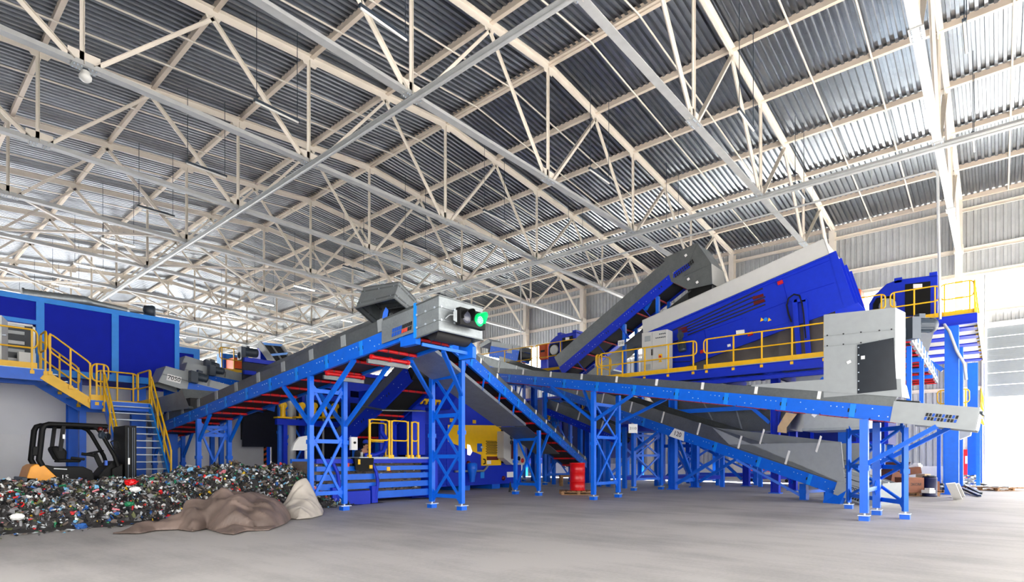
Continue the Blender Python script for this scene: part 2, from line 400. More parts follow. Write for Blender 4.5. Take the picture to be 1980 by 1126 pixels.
# --- purlins
PUR = mat('purlin_paint', (222, 208, 192), .55, var=.08, scale=1.2)
for i in range(-6, 7):
    x = RIDGE + PAN * i
    side = 'at the ridge' if i == 0 else ('%s from the ridge on the %s slope' % (ORD[abs(i) - 1], 'window side' if i > 0 else 'cabin side'))
    p = MB().chan((x, -7, ztop(x) + .22), (x, YEND, ztop(x) + .22), .15, .24, .016, (0, 0, 1), 1)
    if i == 0: p.chan((x - .02, -7, ztop(x) + .235), (x - .02, YEND, ztop(x) + .235), .11, .2, .014, (0, 0, 1), -1)
    tag(p.build('roof_purlin', PUR), 'long steel roof purlin under the sheeting, %s' % side, 'purlin', 'roof purlins')
# --- longitudinal ties at bottom chord level
for x, lb in ((RIDGE - 6.9, 'grey lengthwise tie under the trusses on the cabin side'), (RIDGE + 6.9, 'grey lengthwise tie under the trusses on the window side')):
    t = thing('tie_beam', lb, 'tie beam', (x, -7, ZB - .2), 'lengthwise ties at truss bottom level')
    MB().tee((x, -7, ZB - .16), (x, YEND, ZB - .16), .24, .14, .014, flip=-1).build('double_angle', TIEG, t)
    MB().tube((x + .0, -7, ZB - .24), (x, YEND, ZB - .24), .055, 8).build('rib', TIEG, t)
# --- sag rods along the slope, two per bay
for k in range(0, 9):
    for j in (1, 2):
        y = Y0 + BAY * (k - 1) + BAY * j / 3
        for s_, e_, nm in ((RIDGE, XR, 'window side'), (XLW, RIDGE, 'cabin side')):
            o = MB().path([(s_, y, ztop(s_) + .1), ((s_ + e_) / 2, y, ztop((s_ + e_) / 2) + .1), (e_, y, ztop(e_) + .1)], .035, 6).build('sag_rod', CREAM)
            tag(o, 'thin white sag rod tying purlins, %s %s of bay %d' % (nm, 'nearer' if j == 1 else 'farther', k + 1), 'rod', 'sag rods between the purlins')
# --- horizontal wind bracing at bottom chord level, far bays
for k in (6, 8, 11):
    ya = Y0 + BAY * (k - 1); yb = ya + BAY
    for i in range(4):
        xa, xb = XN[i], XN[i + 1]
        for p, q, nm in (((xa + .3, ya + .08, ZB + .04), (xb - .3, yb - .08, ZB + .04), 'rising'), ((xa + .3, yb - .02, ZB + .18), (xb - .3, ya + .02, ZB + .18), 'falling')):
            o = MB().beam(p, q, .12, .1).build('wind_brace', CREAM)
            tag(o, 'white diagonal wind brace, %s, panel %d between trusses %d and %d' % (nm, i + 1, k + 1, k + 2), 'brace', 'wind braces between the trusses')
# --- strip lights hung below the roof
def strip_light(x, y, lit, lb):
    t = thing('strip_light', lb, 'ceiling light', (x, y, ZB + 1.0), 'strip lights under the roof')
    MB().box(x - .8, y - .05, ZB + .72, x + .8, y + .05, ZB + .79).build('housing', LAMPW if lit else DGREY, t)
    MB().tube((x - .76, y, ZB + .69), (x + .76, y, ZB + .69), .035, 8).build('tube', LAMPON if lit else LAMPW, t)
    for s_ in (-.72, .72):
        MB().path([(x + s_, y, ZB + .78), (x + s_, y, ztop(x + s_) + .14)], .012, 6).build('hanger', DGREY, t)
for r_, x in enumerate((RIDGE - 8.6, RIDGE + 2.4, RIDGE + 9.4)):
    for k in range(1, 14):
        y = Y0 + BAY * (k - 1) - .9
        strip_light(x, y, k > 6, '%s hanging strip light %s truss %d' % ('lit' if k > 6 else 'unlit', ('on the cabin side of the roof before', 'near the ridge before', 'on the window side of the roof before')[r_], k + 1))
# --- conduit under the window-side tie, with drops
xp = RIDGE + 6.9
o = MB().path([(xp, 60, ZB - .95), (xp, 1.75, ZB - .95), (xp, 1.66, ZB - 1.0), (xp + .02, 1.62, ZB - 1.1), (xp + .05, 1.55, 6.2)], .045, 8)
o.path([(xp, 20.8, ZB - .95), (xp + .05, 20.8, 6.0)], .03, 6)
for k in range(1, 10):
    for dy in (2, 4): o.path([(xp, Y0 + BAY * (k - 1) + dy, ZB - .95), (xp, Y0 + BAY * (k - 1) + dy, ZB - .25)], .012, 5)
tag(o.build('conduit_pipe', PIPEG), 'long grey conduit slung under the window-side tie with drop to the right machine', 'pipe')
# --- dome lamp on a truss at the top left
dl = PY(165, 145, 19.6)
t = thing('dome_lamp', 'white round dome lamp on the bottom chord at the upper left', 'lamp', dl)
MB().lathe(dl + V((0, 0, -.02)), (0, 0, -1), [(.10, -.12), (.13, -.02), (.16, .03), (.15, .1), (.09, .16), (.02, .18)], 16).build('globe', LAMPW, t)
MB().box(dl.x - .06, dl.y - .06, dl.z + .08, dl.x + .06, dl.y + .06, ZB - .1).build('bracket', DGREY, t)
# --- left wall and the open gable behind the camera
b = MB()
corrugated(b, (XLW - .2, 9, 0), (0, 1, 0), (0, 0, 1), (1, 0, 0), 29, ztop(XLW) + .2, .3, .06)
corrugated(b, (XLW - .2, 38, 0), (0, 1, 0), (0, 0, 1), (1, 0, 0), YEND - 38, 2.5, .3, .06)
corrugated(b, (XLW - .2, 38, 10), (0, 1, 0), (0, 0, 1), (1, 0, 0), YEND - 38, ztop(XLW) - 9.8, .3, .06)
corrugated(b, (XLW - .2, -7, 6.5), (0, 1, 0), (0, 0, 1), (1, 0, 0), 16, ztop(XLW) - 6.3, .3, .06)
o = b.build('wall_left', CLAD); struct(o, 'ribbed cladding of the left hall wall', 'wall')
b = MB(); corrugated(b, (XLW - .2, -7, 7.5), (1, 0, 0), (0, 0, 1), (0, 1, 0), XR - XLW + .4, ZRIDGE + .3 - 7.5, .3, .06)
o = b.build('wall_back', CLAD); struct(o, 'ribbed gable above the wide open gate behind the viewer', 'wall')

o = MB().box(66, -60, -.02, 67, 45, 7.5).build('wall_light_block', mat('light_block_wall', (214, 210, 202), .8)); struct(o, 'added pale wall across the yard blocking low sky light', 'building')  # wall added to block low sky light through the door
# ================================================================== CONVEYORS AND THEIR PARTS
UP = V((0, 0, 1))
def bolts_on(mb, pts, nrm, r=.012, mi=1):
    nrm = V(nrm).normalized(); mb.mt(mi)
    for p in pts: mb.tube(V(p), V(p) + nrm * .012, r, 6)
    mb.mt(0)
def leg(parent, foot, top, w=.13, up=(1, 0, 0), m=None, pad=True):
    m = m or BLUE; foot, top = V(foot), V(top)
    b = MB(); h0 = .16 if pad else .02
    a = foot + (top - foot) * (h0 / (top - foot).length)
    b.beam(a, top, w, w, up)
    b.beam(foot + (top - foot) * .52 - (top - foot).normalized() * .05, foot + (top - foot) * .52 + (top - foot).normalized() * .05, w + .04, w + .04, up)
    o = b.build('leg', m, parent)
    f = MB()
    if pad:
        f.tube(foot + UP * .1, foot + UP * .2, .022, 8); f.mt(1).box(foot.x - .09, foot.y - .09, .0, foot.x + .09, foot.y + .09, .11).mt(0)
        f.box(foot.x - .14, foot.y - .10, .105, foot.x + .14, foot.y + .10, .122)
        f.build('levelling_foot', [STEEL, BLUE], o)
    else:
        f.box(foot.x - .11, foot.y - .11, 0, foot.x + .11, foot.y + .11, .02); f.build('foot_plate', m, o)
    return o
def support(parent, fa, fb, za, zb, bars, w=.11, struts=(), m=None, pad=True, xbrace=True, bw=.08):
    m = m or BLUE; fa, fb = V(fa), V(fb); d = (fb - fa); d.normalize(); nr = d.cross(UP)
    ta, tb = V((fa.x, fa.y, za)), V((fb.x, fb.y, zb))
    leg(parent, fa, ta, w, d, m, pad); leg(parent, fb, tb, w, d, m, pad)
    for z in bars:
        p, q = V((fa.x, fa.y, z)) + d * w / 2, V((fb.x, fb.y, z)) - d * w / 2
        b = MB().beam(p, q, .05, .095)
        g = .12
        for e, s in ((p, 1), (q, -1)):       # gusset triangles at the joints
            for k in (-1, 1):
                b.prism([e + UP * .05 * k - nr * .02, e + d * s * g + UP * .05 * k - nr * .02, e + UP * (.05 + g) * k - nr * .02], nr * .012)
        b.build('crossbar', m, parent)
    if xbrace:
        for z0, z1 in zip(bars[:-1], bars[1:]):
            a, c = V((fa.x, fa.y, z0)) + d * w, V((fb.x, fb.y, z1)) - d * w
            e, g = V((fa.x, fa.y, z1)) + d * w, V((fb.x, fb.y, z0)) - d * w
            off = nr * .025
            MB().beam(a + off, c + off, .04, bw * .8).build('brace', m, parent)
            MB().beam(e - off, g - off, .04, bw * .8).build('brace', m, parent)
    for p, q in struts:
        MB().beam(p, q, bw, bw).build('strut', m, parent)
def axes(n0, n1):
    n0, n1 = V(n0), V(n1); d = (n1 - n0); L = d.length; d = d / L
    s = V((d.y, -d.x, 0)).normalized()
    if s.dot(n0 - CAM + (n1 - n0) / 2) < 0: s = -s
    u = s.cross(d)
    if u.z < 0: u = -u
    return d, s, u, L
def conveyor(t, n0, n1, W, hc=.34, hs=.27, seg=1.4, clip=None, nroll=8, m=None, skm=None, clipw=.1, joint=True, rib=None, far=True, belt_m=None, rollers_full=True, pan=None, flare=0., k0=0., k1=1.):
    """near-side lower edge runs n0 -> n1; W is the width to the far side"""
    m = m or BLUE; skm = skm or GALVD
    n0, n1 = V(n0), V(n1); d, s, u, L = axes(n0, n1)
    sg = 1 if d.cross(u).dot(s) > 0 else -1
    P = lambda a, b, c: n0 + d * a + s * b + u * c
    # near side frame, with punched slots and bolt heads
    for far_ in ((0, 1) if far else (0,)):
        b = MB(); o0 = W if far_ else 0
        b.chan(P(0, o0, hc / 2), P(L, o0, hc / 2), .07, hc, .01, u, -sg if far_ else sg)
        if not far_:
            k = seg * .35
            while k < L - .1:
                pts = [P(k + dx, -.002, hc * f) for dx, f in ((0, .3), (.16, .3), (seg * .35, .68), (seg * .35 + .12, .68), (seg * .35 + .24, .68), (-.14, .75))]
                bolts_on(b, [p for p in pts if (p - n0).dot(d) < L - .05], -s)
                b.mt(2)
                for q in (.0, .12): 
                    if k + seg * .6 + q < L - .1: b.obox(P(k + seg * .6 + q, -.003, hc * .5), d * .018, s * .003, u * .04)
                b.mt(0); k += seg
        b.build('side_frame', [m, STEEL, INK], t)
        if joint and not far_:
            k = seg
            while k < L - .2:
                MB().obox(P(k, -.008, hc / 2), d * .055, s * .006, u * (hc / 2 - .015)).build('splice_cover', SKYB, t); k += seg
    # skirts
    if hs:
        for o0 in (.03, W - .03) if far else (.03,):
            b = MB().obox(P(L / 2, o0, hc + hs / 2), d * L / 2, s * .004, u * hs / 2)
            b.obox(P(L / 2, o0 + (.02 if o0 < W / 2 else -.02), hc + hs), d * L / 2, s * .024, u * .004)
            b.build('skirt', skm, t)
        if clip:
            k = clip * .5
            while k < L - .1:
                c = MB().obox(P(k, .018, hc + hs / 2 + .02), d * clipw / 2, s * .008, u * (hs / 2 - .01))
                c.build('skirt_cover_strip', rib or LGREY, t); k += clip
    # belt: carrying run, return run, end drums
    b = MB()
    b.obox(P(L / 2, W / 2, hc * .92), d * (L / 2 - .02), s * (W / 2 - .09), u * .012)
    b.obox(P(L / 2, W / 2, hc * .22), d * (L / 2 - .02), s * (W / 2 - .09), u * .012)
    for e in (.0, L): b.tube(P(e + (.02 if e == 0 else -.02), .09, hc * .57), P(e + (.02 if e == 0 else -.02), W - .09, hc * .57), hc * .35, 12)
    b.build('belt', belt_m or BELT, t)
    for i in range(nroll):
        a = L * (i + .6) / nroll
        r = MB().tube(P(a, .03, hc * .06), P(a, W - .03, hc * .06), .038, 8)
        r.mt(1).tube(P(a, .0, hc * .06), P(a, W, hc * .06), .018, 6)
        for f in (.25, .5, .75): r.tube(P(a, W * f - .01, hc * .06), P(a, W * f + .01, hc * .06), .043, 8)
        r.build('return_roller', [RED, DGREY], t)
    if pan:
        a0, a1, dz, pm = pan
        MB().obox(P((a0 + a1) / 2, W / 2, -dz), d * (a1 - a0) / 2, s * (W / 2 - .02), u * .005).obox(P((a0 + a1) / 2, .02, -dz + .04), d * (a1 - a0) / 2, s * .004, u * .04).build('drip_pan', pm, t)
        k = a0 + .6
        while k < a1:
            MB().beam(P(k, .03, .0), P(k - .06, .03, -dz), .05, .02, d).build('pan_hanger', m, t)
            k += 1.15
    return P, d, s, u, L
def logo(mb, o, x, y, w, h, cols, rows, mats, slant=.18, gap=.3):
    """two rows of slanted cells; mats(c, r) -> slot index"""
    x, y = V(x).normalized(), V(y).normalized(); n = x.cross(y)
    cw, ch = w / cols, h / rows
    for r in range(rows):
        for c in range(cols):
            p = V(o) + x * (c * cw + slant * ch * r) + y * (r * ch)
            a, b = cw * (1 - gap), ch * .82
            mb.mt(mats(c, r))
            mb.prism([p, p + x * a, p + x * (a + slant * b) + y * b, p + x * slant * b + y * b], n * .004)
    mb.mt(0); return mb
def number_plate(t, c, xd, yd, w, h, body, size, name='number_plate'):
    xd, yd = V(xd).normalized(), V(yd).normalized(); n = xd.cross(yd)
    pl = MB().obox(V(c), xd * w / 2, yd * h / 2, n * .004).build(name, PLATE, t)
    text(body, 'number', pl, V(c) + n * .008, xd, yd, size, INK)
    return pl
def motor(t, c, ax, r=.13, L=.42, gear=(0, 0, -1), name='motor'):
    c, ax = V(c), V(ax).normalized()
    b = MB().lathe(c, ax, [(r * .55, -.02), (r, .0), (r, L * .75), (r * 1.04, L * .76), (r * 1.04, L * .97), (r * .8, L)], 14)
    side = ax.cross(UP) if abs(ax.z) < .9 else V((1, 0, 0)); side.normalize()
    for k in range(10):
        a = 2 * math.pi * k / 10; w = side * math.cos(a) + ax.cross(side) * math.sin(a)
        b.obox(c + ax * L * .38 + w * r, ax * L * .34, w * .014, ax.cross(w) * .006)
    b.obox(c + ax * L * .3 + UP * (r + .04), ax * .08, side * .07, UP * .05)
    o = b.build(name, DGREY, t)
    g = MB().obox(c - ax * .1 + V(gear) * r * .5, ax * .11, side * r * 1.05, UP * r * 1.5).tube(c - ax * .1 + V(gear) * r, c - ax * .1 + V(gear) * r + side * .01, r, 10)
    g.build('gearbox', DGREY, o); return o

# ------------------------------------------------------------------ long rising conveyor with the traffic light
XA, WA, SA = 6.95, 1.07, .1045
zA = lambda y: 3.42 + SA * (10.5 - y)
A = thing('belt_conveyor', 'long blue belt conveyor rising to the galvanised hood that carries the traffic light', 'conveyor', (7.5, 15, 0), 'belt conveyors')
PA, dA, sA, uA, LA = conveyor(A, (XA, 23.6, zA(23.6)), (XA, 8.2, zA(8.2)), WA, .33, .27, 1.35, 1.35, 15, clipw=.17)
support(A, (6.99, 12.3, 0), (7.90, 12.3, 0), zA(12.3), zA(12.3), [.45, 1.70, 2.9], .11,
        [((6.99, 12.3, 2.08), (6.99, 13.6, zA(13.6))), ((6.99, 12.3, 2.08), (6.99, 10.5, zA(10.5))),
         ((7.90, 12.3, 2.08), (7.90, 13.6, zA(13.6))), ((7.90, 12.3, 2.08), (7.90, 10.5, zA(10.5)))])
support(A, (6.99, 19.0, 0), (7.92, 19.0, 0), zA(19), zA(19), [.35, 2.02, 2.28], .13,
        [((6.99, 19, 1.8), (6.99, 18.1, zA(18.1))), ((7.92, 19, 1.8), (7.92, 18.1, zA(18.1)))], xbrace=True)
support(A, (6.99, 23.0, 0), (7.92, 23.0, 0), zA(23), zA(23), [.3, 1.82], .13,
        [((6.99, 23, 1.3), (6.99, 22.1, zA(22.1))), ((7.92, 23, 1.3), (7.92, 22.1, zA(22.1)))])
# discharge hood: near side, end, far side; open below
def hoodface(t, pts, name='hood_panel', m=None): return MB().sheet(pts, .012).build(name, m or GALV, t)
xa0, xa1, ya0, ya1 = XA - .04, XA + WA + .03, 8.34, 7.71
zl = lambda y: 3.56 + (8.34 - y) * .11
zh = lambda y: 4.19 + (8.34 - y) * .11
hood = MB()
hood.sheet([(xa0, ya0, zl(ya0)), (xa0, ya1, zl(ya1)), (xa0, ya1, zh(ya1)), (xa0, ya0, zh(ya0))], .012)
hood.sheet([(xa1, ya0, zl(ya0)), (xa1, ya1, zl(ya1)), (xa1, ya1, zh(ya1)), (xa1, ya0, zh(ya0))], .012)
hood.sheet([(xa0, ya1, zl(ya1)), (xa1, ya1, zl(ya1)), (xa1, ya1, zh(ya1)), (xa0, ya1, zh(ya1))], .012)
hood.sheet([(xa0, ya0, zh(ya0)), (xa1, ya0, zh(ya0)), (xa1, ya1, zh(ya1)), (xa0, ya1, zh(ya1))], .012)
HO = hood.build('discharge_hood', GALV, A)
for f, lo in ((.30, 1), (.68, 1), (.0, 0), (1., 0)):
    b = MB(); zz = lambda y: zl(y) + (zh(y) - zl(y)) * f
    b.beam((xa0 - .01, ya0, zz(ya0)), (xa0 - .01, ya1 - .02, zz(ya1)), .03, .022); b.beam((xa0 - .02, ya1 - .01, zz(ya1)), (xa1 + .02, ya1 - .01, zz(ya1)), .03, .022)
    if lo:
        bolts_on(b, [(xa0 - .03, ya0 - .05 - .25 * i, zz(ya0 - .05 - .25 * i)) for i in range(3)], (-1, 0, 0), .022)
        bolts_on(b, [(xa0 + .03 + .33 * i, ya1 - .03, zz(ya1)) for i in range(4)], (0, -1, 0), .022)
    b.build('hood_flange', [GALVD if f in (0, 1) else GALV, STEEL], HO)
MB().obox((xa0 - .012, ya0 + .02, 3.9), (.02, 0, 0), (0, .03, 0), (0, 0, .33)).build('hood_corner_strip', SKYB, HO)
# logo plate beside the hood
lp = MB().sheet([(xa0, 9.42, 3.60), (xa0, 8.36, 3.70), (xa0, 8.36, 4.16), (xa0, 9.42, 4.06)], .008)
lp = lp.build('logo_plate', GALV, A)
lg = logo(MB(), (xa0 - .012, 9.08, 3.69), (0, -1, .1), (0, .0, 1), .62, .17, 10, 2, lambda c, r: (0 if c < 5 else (1 if (r == 0 and c < 8) else 2)))
lg.build('logo_cells', [LOGOB, LOGOR, INK], lp)
MB().box(xa0 - .02, 8.34, 3.46, xa0 + .1, 8.8, 3.64).build('hood_bracket', BLUE, A)
MB().prism([(xa1 - .02, 7.86, 3.28), (xa1 - .02, 8.25, 3.28), (xa1 - .02, 8.25, 3.62), (xa1 - .02, 8.0, 3.62), (xa1 - .02, 7.86, 3.5)], (-.1, 0, 0)).build('pulley_bracket', BLUE, A)
MB().tube((XA + .1, 8.05, 3.66), (XA + WA - .08, 8.05, 3.66), .15, 16).build('head_pulley', BELT, A)
MB().beam((xa0 + .1, 8.3, 3.46), (xa1 - .05, 8.0, 3.38), .05, .06).build('cross_tie', BLUE, A)
for y in (9.9, 11.6):      # scraper rollers with channel below
    r = MB().tube((XA + .02, y, zA(y) - .07), (XA + WA - .02, y, zA(y) - .07), .04, 8)
    for f in (.06, .5, .94): r.tube((XA + WA * f - .03, y, zA(y) - .07), (XA + WA * f + .03, y, zA(y) - .07), .055, 8)
    r.mt(1).box(XA, y + .04, zA(y) - .2, XA + WA, y + .1, zA(y) - .11)
    r.build('scraper_roller', [RED, GALVD], A)
eb = MB().box(7.98, 12.12, 1.50, 8.16, 12.20, 1.82).build('switch_box', CABG, A); MB().tube((8.07, 12.12, 1.68), (8.07, 12.09, 1.68), .03, 10).build('switch_knob', BLACK, eb)
# traffic light on the hood
T = thing('traffic_light', 'black two-lamp signal on the hood end, its right lamp glowing green', 'traffic light', (7.5, 7.5, 3.75))
MB().box(7.17, 7.42, 3.74, 7.83, 7.54, 4.06).build('signal_housing', BLACK, T, .01)
MB().path([(7.05, 7.69, 3.86), (7.10, 7.62, 3.93), (7.2, 7.52, 3.93)], .015, 6).sheet([(7.12, 7.55, 3.82), (7.18, 7.5, 3.78), (7.18, 7.5, 4.02), (7.12, 7.55, 3.98)], .006).build('mounting_bracket', GALV, T)
for x, lm, nm in ((7.34, LENSD, 'unlit_lens'), (7.67, GRNON, 'green_lens')):
    L_ = MB().lathe((x, 7.425, 3.9), (0, -1, 0), [(.118, 0), (.112, .012), (.08, .026), (.04, .034), (.005, .036)], 20)
    if lm is GRNON:
        L_.mt(1)
        for q in range(3):
            for k in range(6 * q + 1):
                a = 2 * math.pi * k / max(1, 6 * q); rr = .03 * q
                L_.tube((x + rr * math.cos(a), 7.40, 3.9 + rr * math.sin(a)), (x + rr * math.cos(a), 7.387, 3.9 + rr * math.sin(a)), .009, 6)
        L_.mt(0)
    lo = L_.build(nm, [lm, GRNDOT], T)
    vs = []; vf = []; n = 22
    for k in range(n + 1):
        a = math.pi * (-.12 + 1.24 * k / n); c_, s_ = math.cos(a), math.sin(a)
        dp = .05 + .12 * max(0, math.sin(a))
        for rr in (.122, .130):
            vs += [(x + rr * c_, 7.42, 3.9 + rr * s_), (x + rr * c_, 7.42 - dp, 3.9 + rr * s_)]
    for k in range(n):
        i = 4 * k; j = i + 4
        vf += [(i, i + 1, j + 1, j), (i + 3, i + 2, j + 2, j + 3), (i + 1, i + 3, j + 3, j + 1)]
    MB().add(vs, vf).build('lamp_visor', GRNON if lm is GRNON else BLACK, lo)  # green lamp's visor glows too, painting the lens light onto it

# ------------------------------------------------------------------ steep conveyor falling to the right from behind the hood
def lerp(a, b, f): return V(a) + (V(b) - V(a)) * f
dB0 = V((.945, .327, 0))
B0 = V((9.83, 10.1, 0)); nB = lambda t: B0 + dB0 * t + UP * (3.76 - .232 * t)
B = thing('belt_conveyor', 'steep blue belt conveyor falling from behind the hood to the red drum, pan below', 'conveyor', (14, 12, 0), 'belt conveyors')
PB, dB, sB, uB, LB = conveyor(B, nB(-1.75), nB(12.6), 1.05, .30, .16, 1.15, 1.15, 11, m=BLUE, clipw=.07, pan=(.3, 6.6, .34, GALV), rib=WHITE)
MB().obox(PB(8.6, .52, -.34), dB * 1.9, sB * .5, uB * .005).build('lower_drip_pan', GALVD, B)
s2a, s2b = V((9.83, 10.12, 0)), V((9.80, 11.2, 0))
support(B, s2a, s2b, 3.72, 3.62, [.33, 1.34, 2.38, 3.36], .115,
        [((9.83, 10.12, 2.86), (8.05, 8.85, 3.55)), ((9.80, 11.2, 2.86), (8.05, 9.9, 3.45))])
support(B, nB(5.85) * 1 - UP * nB(5.85).z, (15.4, 13.1, 0), 2.25, 2.25, [.38, 1.95], .11,
        [((nB(5.85).x, nB(5.85).y, 1.25), nB(6.9))])
lab = MB().prism([PF(895, 870, 1.6) * 0 + V((9.92, 10.02, 1.38)), V((10.0, 10.0, 1.36)), V((10.07, 9.99, 1.46)), V((10.0, 10.0, 1.62)), V((9.92, 10.02, 1.64))], (0, -.004, 0)).build('hanging_label', PLATE, B)

# ------------------------------------------------------------------ long conveyor toward the right front
C0 = V((14.9, 9.5, 3.37)); dC0 = V((-.173, -.985, -.168)); nC = lambda t: C0 + dC0 * t
CC = thing('belt_conveyor', 'long blue belt conveyor crossing the middle, ending in a silver head at right', 'conveyor', (14.5, 6, 0), 'belt conveyors')
PC, dC, sC, uC, LC = conveyor(CC, nC(-5.6), nC(8.0), 1.55, .30, .20, 1.45, 1.45, 14, clipw=.07, rib=WHITE, skm=GALVD)
# silver head section with the punched logo
hc = thing and MB()
q = [nC(7.98), nC(9.32)]
hd = MB().obox((q[0] + q[1]) / 2 + uC * .16 - sC * .01, (q[1] - q[0]) / 2, sC * .006, uC * .17)
hd.obox((q[0] + q[1]) / 2 + uC * .36 + sC * .03, (q[1] - q[0]) / 2, sC * .04, uC * .055)
hd = hd.build('head_section', LGREY, CC)
qf = nC(9.06); ef = (qf + sC * 1.55) - q[1]; eh = ef.normalized()
MB().obox((q[0] + qf) / 2 + uC * .16 + sC * 1.56, (qf - q[0]) / 2, sC * .006, uC * .2).build('far_side_plate', LGREY, hd)
lg = logo(MB(), nC(8.78 - .25) + uC * .10 - sC * .022, dC, uC, .52, .15, 10, 2, lambda c, r: 0 if (c + r) % 3 else 1, gap=.28)
lg.build('logo_cells', [INK, LOGOB], hd)
MB().obox(q[1] + ef * .5 + uC * .2, dC * .012, ef * .5, uC * .2).build('head_end_plate', LGREY, hd)
MB().obox((q[0] + qf) / 2 + sC * .78 + uC * .02, (qf - q[0]) / 2 * .96, sC * .7, uC * .012).build('belt_underside', BELT, hd)
b = MB()
for k in range(5): b.tube(q[1] + ef * (.04 + .2 * k) + uC * .33 + dC * .01, q[1] + ef * (.04 + .2 * k) + uC * .33 + dC * .06, .03, 6)
b.build('end_bolts', DGREY, hd)
support(CC, (14.9, 9.5, 0), (16.4, 9.5, 0), 3.36, 3.36, [.50, 1.95, 2.98], .125,
        [((14.9, 9.5, 2.45), nC(-1.9)), ((14.9, 9.5, 2.45), nC(1.5)), ((16.4, 9.5, 2.45), nC(1.6) + sC * 1.5), ((14.9, 9.5, 2.55), nC(-.7) + sC * .3)])
support(CC, (13.62, 2.1, 0), (15.2, 2.1, 0), 2.1, 2.1, [.62], .15,
        [((13.62, 2.05, 1.18), nC(8.75)), ((15.2, 2.05, 1.18), nC(8.6) + sC * 1.5)], xbrace=False)
support(CC, (14.55, 1.5, 0), (16.6, 2.9, 0), 1.95, 2.05, [.35, 1.1, 1.95], .09, (), bw=.07)
# raised skirt and the grey transfer chute above
rs = MB().sheet([nC(5.0) + uC * .5 - sC * .0, nC(8.1) + uC * .5, nC(8.02) + uC * .86, nC(6.6) + uC * .76, nC(5.0) + uC * .53], .01)
rs.sheet([nC(8.1) + uC * .5, nC(8.1) + uC * .5 + sC * .45, nC(8.02) + uC * .74 + sC * .42, nC(8.02) + uC * .86], .01)
rs.build('raised_skirt', LGREY, CC)
CH = thing('transfer_chute', 'light grey boxed transfer chute with a dark inspection panel above the silver conveyor head', 'chute', (14.2, 2.3, 2.6))
ca, cb = nC(6.72), nC(8.06); ca.z = cb.z = 0
so = sC * .02
zt0, zt1 = 4.42, 4.30
b = MB()
b.sheet([ca + so + UP * 2.62, cb + so + UP * 2.62, cb + so + UP * zt1, ca + so + UP * zt0], .012)
b.sheet([ca + sC * .62 + UP * 2.62, cb + sC * .62 + UP * 2.62, cb + sC * .62 + UP * zt1, ca + sC * .62 + UP * zt0], .012)
b.sheet([ca + so + UP * 2.62, ca + sC * .62 + UP * 2.62, ca + sC * .62 + UP * zt0, ca + so + UP * zt0], .012)
b.sheet([ca + so + UP * zt0, cb + so + UP * zt1, cb + sC * .62 + UP * zt1, ca + sC * .62 + UP * zt0], .012)
b.sheet([cb + so + UP * 2.62, cb + sC * .62 + UP * 2.62, cb + sC * .62 + UP * zt1, cb + so + UP * zt1], .012)
cho = b.build('chute_shell', LGREY, CH)
dch = (cb - ca).normalized(); Lch = (cb - ca).length
for zf in (.955 - .21, .78 - .16):
    za, zb_ = 2.62 + (zt0 - 2.62) * zf, 2.62 + (zt1 - 2.62) * zf
    b = MB().beam(ca + UP * za, cb + UP * zb_, .012, .02)
    bolts_on(b, [ca + dch * Lch * f + UP * (za + (zb_ - za) * f) - sC * .005 for f in (.06, .3, .55, .8, .96)], -sC, .016)
    b.build('panel_seam', [LGREY, INK], cho)
pn = MB().sheet([ca + dch * Lch * .50 - sC * .012 + UP * 2.64, ca + dch * Lch * 1.03 - sC * .012 + UP * 2.66, ca + dch * Lch * .99 - sC * .012 + UP * 3.70, ca + dch * Lch * .50 - sC * .012 + UP * 3.66], .01)
bolts_on(pn, [ca + dch * Lch * .52 - sC * .016 + UP * z for z in (2.72, 2.9, 3.08, 3.26, 3.44, 3.6)], -sC, .014)
pn = pn.build('inspection_panel', [DWIN, STEEL], CH)
MB().obox(ca + dch * Lch * .58 - sC * .022 + UP * 3.38, dch * .035, sC * .003, UP * .035).build('sticker', PLATE, pn)
MB().obox(ca + dch * Lch * .38 - sC * .012 + UP * 3.32, (dch + UP * .4).normalized() * .04, sC * .003, (UP - dch * .4).normalized() * .03).build('sticker', PLATE, cho)

# ------------------------------------------------------------------ conveyor falling to the floor at right, number 120
D0 = V((20.2, 11.0, 2.68)); dD0 = V((-.26, -.966, -.313)); nD = lambda t: D0 + dD0 * t
DD = thing('belt_conveyor', 'long blue belt conveyor falling rightward to the floor, white number 120 on its side', 'conveyor', (19, 7, 0), 'belt conveyors')
PD_, dD, sD, uD, LD = conveyor(DD, nD(-12.5), nD(7.75), 1.6, .34, .45, 1.7, 1.7, 16, clipw=.06, rib=WHITE, skm=GALVD)
num = nD(2.15) + uD * .17 - sD * .03
pl = MB().prism([num + dD * a + uD * b for a, b in ((-.36, -.17), (.34, -.17), (.26, .17), (-.2, .17))], -sD * .006).build('number_plate', PLATE, DD)
text('120', 'number', pl, num - sD * .012, dD, uD, .24, INK)
# silver tail section and hopper wall
q = [nD(7.7), nD(8.75)]
tl = MB().obox((q[0] + q[1]) / 2 + uD * .2 - sD * .01, (q[1] - q[0]) / 2, sD * .006, uD * .2)
for k, (h_, z_) in enumerate(((.055, .46), (.05, .58), (.05, .69))): tl.obox((q[0] + q[1]) / 2 + uD * z_ + sD * (.1 + .14 * k), (q[1] - q[0]) / 2, sD * .05, uD * h_)
tl.obox((q[0] + q[1]) / 2 + uD * .3 + sD * 1.58, (q[1] - q[0]) / 2, sD * .006, uD * .3)
tl.obox(q[1] + uD * .35 + sD * .8, dD * .008, sD * .78, uD * .36)
tl = tl.build('tail_section', LGREY, DD)
text('PROM', 'lettering', tl, nD(8.3) + uD * .30 - sD * .022, dD, uD, .17, INK)
lg = logo(MB(), nD(8.05) + uD * .04 - sD * .022, dD, uD, .55, .15, 8, 2, lambda c, r: 0, gap=.3); lg.build('logo_cells', [INK], tl)
hw = MB()
za = 1.75
